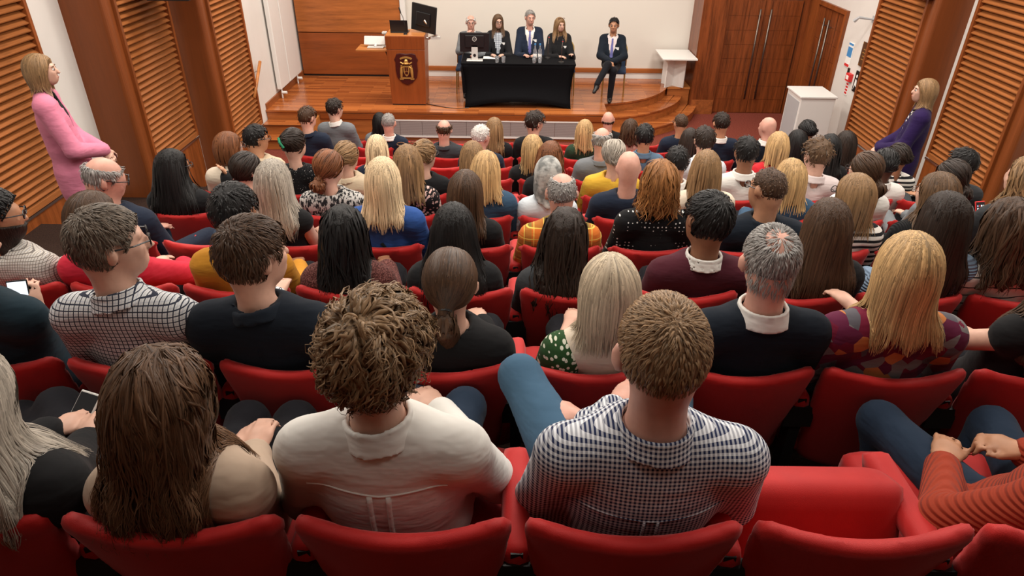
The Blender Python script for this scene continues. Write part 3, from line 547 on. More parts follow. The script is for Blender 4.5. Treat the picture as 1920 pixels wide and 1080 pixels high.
    arm_t = U(.03,armf(.058,.05,.04,.95)) if 'short' not in tk and 'none' not in tk else U(.03,[cone(a,lerp(a,e,.62),.062,.058) for a,e,_ in arms]) if 'short' in tk else None
    hole = cone(hp(0,-.03,-.06),N+A((0,.012,-.06 if 'scoop' not in tk else -.075)),.066*hs,(.068 if 'scoop' not in tk else .085)*hs)
    pz = float(pel[2])
    def topf(p):
        d = fT(p)
        if arm_t is not None: d = smin(d,arm_t(p),.04)
        d = d-infl; d = smax(d,-hole(p),.006); return np.maximum(d, (pz-J.get('hem',.09))-p[:,2])
    vee = 'vee' in tk
    def topc(p):
        d = topf(p)
        if vee:
            t = (p[:,2]-(S[2]-.30))/.30; d = np.maximum(d,-np.maximum(np.abs(p[:,0]-S[0])-.075*np.clip(t,0,1.3),(S[1]+.03)-p[:,1])); 
        return d
    lo2, hi2 = bounds([S,pel,N]+[q for a in arms for q in a],.1+infl); lo2[2] = min(lo2[2],pz-J.get('hem',.09)-.03)
    o = sdf(tn,topc,lo2,hi2,lv['t'],MATS['c_'+tm],root)
    if vee:
        sh_t = lambda p: np.maximum(smax(fT(p)-.004,-hole(p),.006),(S[2]-.42)-p[:,2])
        sdf('shirt',sh_t,*bounds([S-A((.1,0,.4)),S+A((.1,.12,.1))],.06),lv['t'],MATS['c_'+tk_col(tk,'sh_','w')],root)
        if any(k.startswith('tie_') for k in tk):
            def tie(p): d = np.abs(fT(p)-.008)-.006; x = np.abs(p[:,0]-S[0]); z = p[:,2]-S[2]; d = np.maximum(d, x-(.017+.02*np.clip(-z/.35,0,1))); d = np.maximum(d, np.maximum(-z-.40, z-.035)); return np.maximum(d, S[1]+.02-p[:,1])
            sdf('tie',tie,S+A((-.06,0,-.43)),S+A((.06,.22,.08)),.009,MATS['c_'+tk_col(tk,'tie_','navy')],root)
    ax = nrm(hp(0,-.03,-.06)-N)
    def ring(r, th, h0, h1, op=0):
        def f(p):
            t = (p-N)@ax; d = np.maximum(np.abs(neck(p)-r-.35*np.maximum(.03-t,0))-th, np.maximum(h0-t,t-h1))
            return np.maximum(d,(p[:,1]-N[1])-(.055 if op == 1 else .045)) if op else d
        return f
    for k in tk:
        if k.startswith('col_'): sdf('collar',ring(.014,.006 if lod<4 else .009,-.012,.045,1 if vee else 0),N-.12,N+.13,.0065 if lod<2 else .008 if lod<4 else .0095,MATS['c_'+k[4:]],root)
        if k == 'lapel': sdf('jacket_collar',ring(.018,.008,-.012,.03,2),N-.13,N+.13,.008,MATS['c_'+tm],root)
        if k == 'roll': sdf('roll_neck',ring(.013,.011,-.03,.05),N-.13,N+.13,min(lv['h'],.011),MATS['c_'+tm],root)
        if k == 'hood': sdf('hood',U(.03,[cone(N+A((-.11,-.03,-.0)),N+A((0,-.075,-.02)),.035,.05),cone(N+A((.11,-.03,0)),N+A((0,-.075,-.02)),.035,.05)]),N-.2,N+.2,lv['h'],MATS['c_'+tm],root)
    for nm,pts,rad,mt in lines:
        ps = []
        for (x0,z0),(x1,z1) in zip(pts[:-1],pts[1:]):
            for t_ in np.linspace(0,1,14)[:-1]: ps.append((S[0]+x0+(x1-x0)*t_,S[1]-.35,S[2]+z0+(z1-z0)*t_))
        ps = A(ps)
        for _ in range(40): ps[:,1] += np.maximum(topc(ps),-.02)*.7
        MB().tube(ps,rad,6).build(nm,MATS['c_'+mt],root,smooth=True)
    for k in tk:
        if k.startswith('slv_'): sl = U(.03,armf(.085,.07,.05,.6)[:2]+[cone(e,lerp(e,x,.3),.056,.05) for _,e,x in arms]); sdf('sleeves',sl,lo2,hi2,lv['t'],MATS['c_'+k[4:]],root)
    if 'beard' in ex: fb = lambda p: np.maximum(fHd(p)-.008,np.maximum(hl0(p)[:,2]+.048-.25*np.abs(hl0(p)[:,0]*8)*.1,-.005-hl0(p)[:,1])); hl0 = lambda p: (p-C)@R/hs; sdf('beard',fb,C-.16,C+.16,.010,M('hairbase_dk'),root)
    for i,(a_,e,x) in enumerate(arms):
        d_ = nrm(x-e)
        if 'cuffs' in ex: MB().tube([x-d_*.05,x-d_*.01],[.044,.042],12).build('cuff','green_cloth',root)
        if 'watch' in ex and i == 0: MB().tube([x-d_*.012,x+d_*.008],.031,14).build('watch','black_plastic',root)
    # legs
    kn = [A(J.get('knL',(-.10,.41,.05))),A(J.get('knR',(.10,.41,.05)))]; an = [A(J.get('anL',(-.09,.40,-.37))),A(J.get('anR',(.09,.40,-.37)))]
    hp_ = [pel+A((s*.085*w,.03,-.02)) for s in (-1,1)]
    lg = U(.03,[ell(pel,(.168*w,.13*bod,.12))]+[cone(h,k,.088*w,.066) for h,k in zip(hp_,kn)]+[cone(k,a,.066,.05) for k,a in zip(kn,an)])
    lo3, hi3 = bounds([pel]+kn+an,.2); cut = float(pel[2])+.05
    sdf('skirt' if legs == 'skirt' else 'trousers',lambda p: np.maximum(lg(p),p[:,2]-cut-3*np.maximum(p[:,1]-.10,0)),lo3,hi3,lv['l'] if not ('face' in ex) else .022,MATS['c_'+('dark' if legs == 'skirt' else legs)],root)
    for i in ((0,1) if 'face' in ex or lod == 0 else ()):
        fd = A(J.get('ftL' if i == 0 else 'ftR',(0,1,0))); f0 = an[i]+A((0,0,-.05)); mbx = U(.03,[cone(f0,f0+fd*.13,.042,.034),cone(f0+A((0,0,.04)),f0,.045,.045)])
        sdf('shoe',mbx,np.minimum(f0,f0+fd*.13)-.08,np.maximum(f0,f0+fd*.13)+.1,.022 if lod>1 else .014,'black_plastic',root)
    # hair
    st, hc, *ho = hair; ho = dict(zip(ho[::2],ho[1::2])); th = ho.get('th',.014); hl = lambda p: (p-C)@R/hs
    capE = ell((0,-.012,.022),(.077+th,.098+th,.094+th)); CR = R@A((0,-.055,.1))*hs+C
    def cap(p): q = hl(p); return np.maximum(np.maximum(capE(q),(q[:,1]-(.026-ho.get('rec',0)+.66*q[:,2]))*.8),((-.034+ho.get('nape',0)+.55*q[:,1])-q[:,2])*.85)*hs
    cap0 = cap; earE = [ell(hp(s*.088,.012,-.012),A((.028,.034,.042))*hs,R) for s in (-1,1)]
    if st in ('short','curly','buzz','fringe','thin'): cap = lambda p: smax(smax(cap0(p),-earE[0](p),.012),-earE[1](p),.012)
    fns = [cap]; drape = None; Lh = ho.get('L',.13)
    if st in ('bob','long','curlyl','scarf'):
        Lb = Lh if st in ('bob',) else min(Lh,.16); bobE = ell((0,-.022,-.015),(.094+ho.get('wx',0),.106,.132)); bob2 = ell((0,-.03,-Lb*.55),(.092+ho.get('wx',0)+.1*max(0,Lb-.12),.088,Lb*.5+.055))
        def bob(p): q = hl(p); d = smin(bobE(q),bob2(q),.03); fc = q[:,1]-np.where(q[:,2]>0,.03+.66*q[:,2],.03-.25*q[:,2]*0); d = smax(d,fc*.8,.015); return smax(d,-q[:,2]-Lb,.02)*hs
        fns.append(bob)
        if st != 'bob' and Lh > .16:
            wd = ho.get('wd',.105)
            def drape(p):
                d = smin(topf(p),neck(p),.04)-ho.get('dt',.028); x = p[:,0]-C[0]-ho.get('dx',0); z = p[:,2]-C[2]
                d = smax(d,np.abs(x)-wd*(1+.0*z)-.02*np.sin(z*31+x*17),.02); d = smax(d,(p[:,1]-C[1])-.01,.02); d = smax(d,-(z+Lh)-.02*np.cos(x*60),.03); return smax(d,z+.02,.02)
            fns.append(drape)
    if st in ('pony','bun','half'):
        tz, ty = ho.get('tz',-.01), ho.get('ty',-.118)
        full = lambda p: np.maximum(np.maximum(capE(hl(p)),(hl(p)[:,1]-(.036+.66*hl(p)[:,2]))*.8),-(hl(p)[:,2]+.085))*hs; fns[0] = full
        if st == 'bun': r_ = ho.get('r',.046); fns += [ell(hp(ho.get('bx',0),ty,tz),A((r_*1.15,r_*.85,r_))*hs,R)]
        else:
            t0, t1 = hp(0,ty,tz), hp(0,ty-.03,tz-.05); t2 = hp(0,ty-.02+.03,tz-Lh*.6); t3 = hp(0,ty+.02,tz-Lh); rr = ho.get('r',.03); fns += [U(.02,[cone(t0,t1,rr*.55,rr),cone(t1,t2,rr,rr*1.05),cone(t2,t3,rr,rr*.35)])]
    if st == 'curlyl': pass
    nz = ho.get('nz',.010 if 'curl' in st else 0)
    base0 = U(.025,fns) if len(fns) > 1 else fns[0]
    if st == 'fringe': base = lambda p: np.maximum(cap(p),(hl(p)[:,2]-ho.get('fz',.035)-.35*np.maximum(0,-hl(p)[:,1]-.04)*ho.get('fb',0))*hs)
    elif st == 'thin': hb = ell(hp(0,-.06,.095),A((.04,.045,.05))*hs,R); base = lambda p: smin(smax(cap(p),-hb(p),.02),fHead(p)+.0005,.006)
    elif nz: base = lambda p: base0(p)+nz*(np.sin(p[:,0]*95+np.sin(p[:,2]*70)*2)*np.sin(p[:,1]*90+1)*np.sin(p[:,2]*85+np.sin(p[:,0]*60)*2))
    else: base = base0
    if st not in ('bald',):
        lo4, hi4 = bounds([C],.19*hs+max(0,ho.get('wx',0))); lo4[2] -= max(0,Lh-.1); lo4[1] -= .1
        if drape: lo4[0] -= .08; hi4[0] += .08
        if st == 'pony' : lo4[2] = min(lo4[2],C[2]-Lh-.16)
        hmat = MATS['c_'+ho['mat']] if 'mat' in ho else M('hairbase_'+hc); V, Q = nets(base if st != 'thin' else (lambda p: smax(cap(p),-hb(p),.02)),lo4,hi4,lv['h']); hname = 'headscarf' if st == 'scarf' else 'hair'
        hb_ = link(hname,qmesh(hname,V,Q),hmat,root)
        if st != 'scarf' and 'nolock' not in ho:
            Nn = int(lv['N']*ho.get('n',1)); long_ = st in ('bob','long','curlyl')
            u = rng.normal(0,1,(Nn*2,3)); u /= np.linalg.norm(u,axis=1,keepdims=True)
            if long_: u[:,2] = np.abs(u[:,2])*.9+.05; 
            else: u[:,2] = np.where(u[:,2]<-.6,-u[:,2],u[:,2])
            p = (C+(u*.15*hs)@R.T).astype(np.float32)
            for _ in range(5): p = (p-grad(base,p)*base(p)[:,None]*.9).astype(np.float32)
            q = hl(p); keep = (np.abs(base(p))<.004)&(q[:,1]<.05+.66*q[:,2])&((q[:,2]>-.05+.5*q[:,1])|(not 0 if st!='thin' else False)); p = p[keep][:Nn]; q = q[keep][:Nn]; cf = (lambda x: smin(base(x),topf(x),.01))
            if len(p):
                ln = rng.uniform(.75,1.1,len(p)).astype(np.float32)
                if long_:
                    px_ = ho.get('part',0); d = np.stack([(q[:,0]-px_)*9,q[:,1]*3-.35,-.5+0*q[:,0]],1); d = d/np.linalg.norm(d,axis=1,keepdims=True)@R.T
                    tot = np.maximum(.08,(q[:,2]+Lh+.02))*1.08; seg = ho.get('seg',12 if lod==0 else 10 if lod==1 else 8 if lod<4 else 6)
                    V,Q,val = locks(cf,p,d.astype(np.float32),(tot*ln).astype(np.float32),seg,ho.get('lw',.0033 if lod<1 else .0042 if lod<2 else .0055 if lod<4 else .008),ho.get('gv',1.0),ho.get('lift',.004),.6,ho.get('curl',.012 if st=='curlyl' else 0),ho.get('cf',3.5),.05,.75,(C[0]+ho.get('dx',0),max(.10,ho.get('wd',.105))+.012,C[2]-.07),ho.get('tip',0),.022)
                elif st in ('pony','half'):
                    tie_ = hp(0,ty+.01,tz); d = tie_-p; dist_ = np.linalg.norm(d,axis=1); d = d/dist_[:,None]
                    V,Q,val = locks(base,p,d.astype(np.float32),(dist_*.95*ln).astype(np.float32),6 if lod<3 else 4,.006,0,.002,.8,0,1,.04)
                    m = max(60,Nn//4); tp = (t1+rng.normal(0,.5,(m,3))*A((.03,.03,.03))).astype(np.float32); dn = np.tile(A((0,-.05,-1)),(m,1))
                    V2,Q2,v2 = locks(base,tp,dn,np.full(m,Lh*.95,np.float32),7,.006,.6,.004,.5,ho.get('curl',.006),2,.1); Q = np.concatenate([Q,Q2+len(V)]); V = np.concatenate([V,V2]); val = np.concatenate([val,v2])
                elif st == 'bun':
                    tie_ = hp(ho.get('bx',0),ty,tz); d = tie_-p; dist_ = np.linalg.norm(d,axis=1); d = d/dist_[:,None]; d = d+np.cross(d,grad(base,p))*.5
                    V,Q,val = locks(base,p,d.astype(np.float32),np.maximum(.05,dist_*.9*ln).astype(np.float32),5,.006,0,.003,.8,.003,2,.06)
                else:
                    lens = ho.get('len',.04); d = p-CR; d = d/(np.linalg.norm(d,axis=1,keepdims=True)+1e-6)+np.cross(d,A((0,0,1)))*2.5+(R@A((0,ho.get('fwd',.3),0)))*(q[:,2:3]>.04); d += np.where(q[:,2:3]<.02,A((0,0,-.8)),0)
                    V,Q,val = locks(base,p,d.astype(np.float32),(lens*ln).astype(np.float32),ho.get('seg',5 if lod<3 else 3),ho.get('lw',.0023 if lod<2 else .0036 if lod<4 else .006),.12,ho.get('lift',.004 if lod<2 else .002),.4,ho.get('curl',0),ho.get('cf',1.4),.12 if lod<2 else .06)
                link('hair_strands',qmesh('hair_strands',V,Q,True,val),'hair_'+hc,root)['kind'] = 'stuff'
    if st in ('pony','half') and 'band' in ho: MB().tube([hp(0,ty+.006,tz-.0),hp(0,ty-.012,tz-.012)],.024*hs,10).build('hair_band',ho['band'],root)
    if 'glasses' in ex or 'rimless' in ex:
        gm = 'black_plastic' if 'glasses' in ex else 'dark_steel'; mb = MB(); tr = .0028 if 'glasses' in ex else .0018
        for s in (-1,1):
            mb.tube([hp(s*.033+.025*math.cos(a),.112,.006+.019*math.sin(a)) for a in np.linspace(0,6.283,15)],tr,5,False); mb.tube([hp(s*.058,.11,.012),hp(s*.083,.06,.012),hp(s*.086,-.012,.01)],tr,5)
        mb.tube([hp(-.008,.115,.01),hp(.008,.115,.01)],tr,5); mb.build('glasses',gm,root)
    if 'sunglasses' in ex:
        mb = MB(); mb.tube([hp(s*.04+.03*math.cos(a)*1,.045,.118+.012*math.sin(a)) for s in (-1,1) for a in np.linspace(0,6.28,9)],.004,5); mb.build('sunglasses','bronze',root)
    if 'face' in ex:
        for s in (-1,1):
            e = MB(); c = hp(s*.031,.084,.004); e.lathe([(.001,-.011),(.008,-.008),(.0115,0),(.008,.008),(.001,.011)],c,10); e.build('eye','eye_white',root,smooth=True); MB().tube([hp(s*.031,.094,.004),hp(s*.031,.0972,.004)],.0085,8).build('iris','iris',root); MB().tube([hp(s*.018,.0945,.025),hp(s*.034,.097,.03),hp(s*.048,.085,.025)],.0035,5).build('eyebrow','hair_'+hc,root)
        MB().tube([hp(-.024,.091,-.064),hp(-.01,.0985,-.0625),hp(.01,.0985,-.0625),hp(.024,.091,-.064)],[.002,.0055,.0055,.002],6).build('lips','lip',root,smooth=True)
    if 'claw' in ex: MB().tube([hp(-.03,-.14,.07),hp(0,-.16,.04),hp(.03,-.15,.0)],.01,6).build('hair_claw','green_cloth',root)
    if 'badge' in ex:
        bp = S+A((-.09,.0,-.13)); yy = np.linspace(.3,-.1,200); pr = np.stack([np.full(200,bp[0]),bp[1]+yy,np.full(200,bp[2])],1).astype(np.float32); dd = topc(pr); k_ = np.argmax(dd<0); q_ = pr[k_]; MB().box((-.035,-.003,-.022),(.035,.006,.022)).build('name_badge','badge',root,q_)
    return root
def tk_col(tk, pre, dflt):
    for k in tk:
        if k.startswith(pre): return k[len(pre):]
    return dflt
def CL(n, *a, **k): cloth('c_'+n,*a,**k)
for n_,c_ in dict(w=(.66,.64,.60),cream=(.62,.53,.42),beige=(.50,.40,.28),black=(.010,.010,.011),navy=(.012,.018,.034),dnavy=(.008,.012,.019),grey=(.15,.16,.17),dgrey=(.035,.037,.042),mustard=(.48,.21,.022),yellow=(.60,.36,.04),red=(.50,.022,.03),crimson=(.55,.025,.05),
    blue=(.03,.085,.29),denim=(.035,.075,.13),ltdenim=(.085,.14,.205),maroon=(.062,.012,.02),pink=(.62,.20,.30),purple=(.020,.009,.055),dark=(.009,.009,.012),jeans=(.016,.028,.05),bluejeans=(.055,.115,.185),ltblue=(.55,.60,.64),pinkw=(.60,.52,.51),teal=(.014,.03,.042),green=(.022,.045,.025),stone=(.28,.24,.20),
    rust=(.27,.04,.018),taupe=(.40,.30,.225),dustpink=(.45,.25,.2),charcoal=(.03,.032,.035),lilac=(.12,.12,.3)).items(): CL(n_,c_)
CL('gingham',(.68,.70,.73),'gingham',(.018,.026,.07),.0105); CL('check',(.60,.61,.61),'check',(.03,.035,.055),.016); CL('finecheck',(.55,.51,.45),'check',(.16,.14,.13),.011); CL('plaid',(.58,.15,.025),'plaid',(.20,.13,.03),.11)
CL('polka',(.008,.008,.009),'dots',(.7,.7,.68),.024); CL('leopard',(.012,.010,.011),'leopard',(.60,.40,.36),.022); CL('zebra',(.50,.48,.45),'zebra',(.02,.02,.022)); CL('tweed',(.09,.028,.024),'tweed',(.22,.09,.08)); CL('leaf',(.1,.02,.04),'leaf',None,.045)
CL('bwstripe',(.66,.63,.58),'stripe',(.012,.012,.014),.04); CL('wstripe',(.62,.59,.54),'thinstripe',(.014,.014,.016),.055); CL('ribblack',(.010,.010,.011),'ribx',None,.012); CL('ribblue',(.16,.22,.30),'rib',None,.013); CL('greendot',(.02,.06,.018),'floral',(.62,.62,.5),.016); CL('spark',(.008,.008,.009),'spark',(.7,.7,.68)); CL('tie',(.42,.42,.40),'tie',(.16,.165,.16)); CL('plaiddress',(.5,.53,.55),'check',(.03,.05,.09),.03); CL('rustrib',(.27,.036,.016),'rib',None,.014); CL('wstr',(.62,.63,.66),'check',(.45,.47,.52),.01)
# audience: row, pixel of the crown of the head, heading, then looks
def zc(n): return math.cos(PIT)*(YR(n)+.16)+math.sin(PIT)*(1.168+.197*n-.27)
PEOPLE = []
def sit(n, px, yt, yaw, sex, skin, hair, top, label, dy=.16, **kw):
    th = dict(zip(hair[2::2],hair[3::2])).get('th',.014)
    r = (.112 if sex == 'm' else .107)+th*.8; Cw = P(px, yt+r*F/zc(n), Y=YR(n)+dy); PEOPLE.append((n,Cw))
    O = (Cw[0]+kw.pop('ox',0), YR(n)+kw.pop('oy',.30), TR(n)+.47)
    if 'J' in kw: kw['J'] = {k: (tuple(P(v[1],v[2],Y=YR(n)+v[3])-np.array(O)) if isinstance(v,tuple) and v[0] == 'p' else v) for k,v in kw['J'].items()}
    if kw.get('legs') is None: kw['legs'] = 'dark'
    lod = {0:0,1:1,2:2,3:3,4:4}.get(n,5)
    return person(label, Cw, O, 0, yaw, kw.pop('tilt',6), kw.pop('roll',0), sex, skin, hair, top, lod=kw.pop('lod',lod), **kw)
m, f = 'm', 'f'
# nearest row
sit(0,-70,640,10,f,'fair',('long','ashgrey','L',.30,'wd',.11),('jacket','black'),'person in black with green cuffs holding a phone at the left edge',tilt=25,extra='cuffs',J=dict(wrL=('p',90,815,.50),wrR=('p',165,835,.46),elR=('p',120,900,.24),elL=(-.2,.12,.16),hdL=(.7,.7,.25),hdR=(.0,.9,.4),knR=('p',110,765,.74),knL=('p',40,790,.74),curl=.9))
sit(0,306,640,8,f,'fair',('curlyl','chest','L',.315,'wd',.088,'dx',-.03,'curl',.009,'cf',2.6,'dt',.034,'part',-.02,'wx',.004,'n',1.7,'tip',.35,'seg',18,'lw',.0024),('jumper','taupe'),'person with long wavy brown hair and a fluffy beige jumper',tilt=14,J=dict(wrR=('p',478,850,.48),wrL=('p',440,845,.50),elR=('p',470,930,.24),knL=('p',465,790,.74),knR=('p',555,790,.74),hdR=(.1,.8,.4),hdL=(.5,.8,.3),curl=.9))
sit(0,706,545,22,m,'fair',('curly','curlbr','th',.024,'len',.085,'curl',.015,'cf',1.1,'lift',.010,'n',1.1,'lw',.0042,'nape',-.02,'seg',8),('shirt','w','col_w'),'person with curly light brown hair and a white shirt with back pleat',dy=.25,oy=.33,tilt=4,legs='jeans',w=1.14,bod=1.1,lines=[('yoke_seam',((-.17,-.05),(0,-.065),(.17,-.05)),.003,'w'),('pleat',((-.022,-.065),(-.02,-.3)),.007,'w'),('pleat',((.022,-.065),(.02,-.3)),.007,'w')],J=dict(knR=('p',872,765,.74),knL=(-.02,.44,.06),elR=(.27,.06,.12)))
sit(0,1240,552,-4,m,'pink',('short','sandy','th',.008,'len',.024,'lift',.005,'n',1.25),('shirt','gingham','col_gingham'),'broad person with short sandy hair and a blue gingham shirt',dy=.24,oy=.35,hs=1.1,tilt=2,legs='bluejeans',w=1.26,bod=1.2,lines=[('yoke_seam',((-.2,-.11),(0,-.125),(.2,-.11)),.0022,'gingham'),('pleat',((-.016,-.125),(-.016,-.34)),.004,'gingham'),('pleat',((.016,-.125),(.016,-.34)),.004,'gingham')],J=dict(knL=('p',975,705,.74),knR=(.2,.42,.1),wrL=(-.02,.22,.24),wrR=(-.12,.2,.2)))
sit(0,2180,660,-20,m,'tan',('short','dk'),('jumper','rustrib'),'person in a ribbed rust jumper and jeans with clasped hands at the right edge',legs='jeans',tilt=20,extra='watch',J=dict(wrL=('p',1768,872,.47),wrR=('p',1925,850,.47),elL=('p',1765,975,.22),elR=(.2,.15,.12),hdL=(.5,.8,.25),hdR=(-.8,.4,.1),knL=('p',1650,790,.74),knR=('p',1860,800,.74),curl=.9))
# second row
sit(1,-85,390,40,m,'fair',('short','dk'),('jumper','teal'),'person in a dark teal top reading a bright phone at the left edge',J=dict(wrR=('p',70,590,.50),elR=('p',95,655,.3),elL=(-.2,.1,.12),hdR=(-.1,.2,1),huR=(.3,-1,.2)))
sit(1,207,386,58,m,'fair',('short','salt','th',.014,'len',.035,'lift',.006,'n',1.25),('shirt','check','col_check'),'person in a checked shirt and black glasses looking right',extra='glasses',w=1.06,tilt=2,J=dict(wrR=(.30,.36,.24),elR=(.31,.12,.2)))
sit(1,476,405,42,m,'fair',('short','brown','th',.017,'len',.045,'lift',.007,'n',1.25),('blazer','dnavy','lapel'),'person with tousled brown hair and a dark navy blazer',lines=[('back_seam',((0,-.05),(0,-.36)),.0018,'dnavy')],w=1.12,tilt=2)
sit(1,845,461,4,f,'fair',('pony','brown','L',.17,'tz',-.03,'ty',-.115,'r',.026,'band','black_plastic'),('jumper','black'),'person with a brown ponytail and a black jumper',w=.9,tilt=-2)
sit(1,1142,471,-3,f,'fair',('bob','ashblond','L',.165,'wx',.006,'n',1.2),('waistcoat','cream','none','slv_greendot'),'person with an ash blonde bob and green spotted sleeves',J={})
sit(1,1443,421,2,m,'pink',('thin','grey','th',.006,'len',.032,'lift',.005,'n',1.2),('jumper','dnavy','col_w'),'grey haired person with a pink crown and dark navy jumper',w=1.08,tilt=6)
sit(1,1700,432,8,f,'fair',('long','blond','L',.225,'wd',.095,'dx',.01,'n',1.2,'wx',.0),('blouse','leaf'),'person with straight blonde hair and a maroon leaf print blouse',w=1.12)
sit(1,2010,440,-10,f,'fair',('long','brown','L',.3),('top','black','none'),'person in a sleeveless black top with a bare arm at the right edge',J=dict(elL=(-.32,.12,.22),wrL=(-.40,.36,.24)))
# third row
sit(2,-10,352,62,m,'tan',('short','black','th',.014),('jacket','finecheck'),'bearded person in glasses and a fine checked jacket at the left edge',extra='glasses beard',roll=-4)
sit(2,178,357,30,f,'fair',('bob','brown','L',.15),('dress','crimson'),'person in a red top half hidden behind the checked shirt',J=dict(elR=(.26,.12,.2)))
sit(2,440,343,14,m,'brown',('short','black','th',.018,'len',.035,'n',1.25),('jumper','mustard','col_w'),'person with thick black hair and a mustard jumper')
sit(2,646,382,6,f,'brown',('curlyl','black','L',.29,'wd',.10,'curl',.006,'cf',2.5),('jacket','tweed'),'person with wavy black hair and a maroon tweed jacket')
sit(2,851,378,-2,f,'fair',('long','black','L',.34,'wd',.13),('blazer','black'),'person with long straight black hair and a black blazer in the third row')
sit(2,1060,388,10,f,'tan',('curlyl','dk','L',.38,'wd',.105,'curl',.008,'dx',-.03,'cf',2.5),('jacket','charcoal'),'person with half tied dark curls lightening to brown ends',extra='glasses',hs=.97)
sit(2,1326,359,-22,m,'brown',('short','black','th',.018,'len',.05,'n',1.25,'lift',.003),('jumper','maroon','col_w'),'person with glossy black hair and a maroon jumper over a white collar',w=1.1,roll=8)
sit(2,1550,370,4,f,'fair',('long','brown','L',.36,'wd',.12),('jumper','black'),'person with very long straight brown hair between navy jumper and leaf blouse')
sit(2,1768,358,-6,f,'fair',('long','dk','L',.38,'wd',.10),('jumper','ribblue'),'person with long dark hair and a pale blue ribbed jumper',ox=-.07)
sit(2,1890,369,-8,f,'fair',('curlyl','brown','L',.26,'wd',.11,'curl',.008),('jumper','wstripe'),'person with brown waves and a cream jumper with thin black stripes',ox=.10)
# fourth row
sit(3,198,294,62,m,'pink',('fringe','grey','th',.008,'fz',.06),('jacket','navy','lapel'),'balding grey person in glasses and a navy jacket below the woman in pink',extra='glasses',tilt=18,legs='jeans',J=dict(knR=(.36,.30,.10),wrR=(.3,.3,.12)))
sit(3,514,298,8,f,'fair',('long','ashgrey','L',.30,'wd',.115),('top','black','none','scoop'),'person with long ash grey hair and bare shoulders')
sit(3,718,294,-4,f,'fair',('long','ltblond','L',.25,'wd',.10,'n',1.15),('jumper','blue'),'person with platinum blonde hair and a royal blue jumper',lines=[('bag_strap',((-.02,-.12),(.13,-.36)),.010,'black')],w=.98)
sit(3,873,318,4,f,'fair',('long','brown','L',.24,'wd',.09),('jumper','black'),'person with smooth brown hair and a black jumper in the fourth row')
sit(3,1053,323,2,m,'pink',('fringe','grey','th',.006,'fz',.085,'len',.015),('shirt','plaid','col_plaid'),'person with cropped grey hair and an orange plaid shirt',w=1.05)
sit(3,1236,299,-3,f,'fair',('curlyl','ginger','L',.17,'curl',.016,'wx',.0,'cf',3),('blouse','polka'),'person with curly ginger hair and a black polka dot blouse',w=1.0)
sit(3,1438,316,-30,m,'tan',('buzz','brown','th',.006,'len',.012,'lift',.003),('jacket','dnavy','lapel'),'person with shaved brown hair, glasses and a dark navy jacket',extra='glasses',w=1.1,roll=6)
sit(3,1600,324,-25,f,'fair',('bob','dkblond','L',.20,'wx',.004),('jumper','bwstripe'),'person with greying brown hair and a black and cream striped jumper',extra='glasses')
sit(3,1755,322,-35,f,'fair',('long','mbrown','L',.2),('jumper','ribblack'),'person in glasses and a ribbed black jumper turned to the left',extra='rimless')
sit(3,1925,292,-35,f,'fair',('curlyl','dkblond','L',.22,'curl',.016),('jacket','charcoal'),'person with curly blonde hair holding a red phone at the right edge',J=dict(wrL=(-.30,.26,.17),elL=(-.26,.05,.02),hdL=(.1,.2,1),wrR=(-.12,.3,.2)))
# fifth row
sit(4,326,279,45,f,'tan',('long','black','L',.36,'wd',.15),('jacket','black'),'person with long black hair and a hand at the chin by the left wall',extra='glasses',J=dict(wrR=(.18,.24,.42),elR=(.24,.16,.2),hdR=(-.3,-.2,1)))
sit(4,464,285,45,f,'fair',('pony','dk','L',.13,'tz',-.06,'ty',-.09,'band','pink_band'),('jumper','black'),'person with dark hair in a pink scrunchie')
sit(4,618,280,35,f,'fair',('pony','auburn','L',.10,'tz',-.06,'ty',-.10,'r',.032),('jumper','zebra'),'person with an auburn low ponytail and a zebra print fluffy jumper',w=.98)
sit(4,764,271,-6,f,'fair',('long','dkblond','L',.26,'wd',.09),('blouse','leopard'),'person with sunglasses on dark blonde hair and a leopard print blouse',extra='sunglasses')
sit(4,911,283,10,f,'fair',('long','blond','L',.20,'wd',.10),('jacket','denim'),'person with fine blonde hair and a dark denim jacket',tilt=14)
sit(4,1028,292,10,f,'fair',('scarf','white','L',.20,'mat','tie','wd',.08,'th',.018),('shirt','ltblue'),'person in a mottled grey headscarf and pale blue top')
sit(4,1178,280,0,m,'pink',('bald','grey'),('shirt','navy'),'bald person in a navy T-shirt in front of the polka dot blouse',w=1.12)
sit(4,1323,281,2,f,'fair',('long','dkblond','L',.27,'wd',.095),('jumper','cream'),'person with long highlighted blonde hair and a cream jumper',w=.98)
sit(4,1481,297,-8,f,'fair',('bob','blond','L',.20,'n',1.2),('jacket','denim'),'person with a blonde bob and a denim jacket beside the shaved head')
sit(4,1621,285,-42,f,'fair',('pony','brown','L',.16,'tz',-.06,'ty',-.10),('blouse','w'),'person in glasses with a low brown ponytail and a white blouse',extra='glasses')
sit(4,1782,299,-30,f,'fair',('pony','dk','L',.16,'tz',-.03,'ty',-.11),('jumper','grey'),'person with a dark ponytail and a grey top by the right wall')
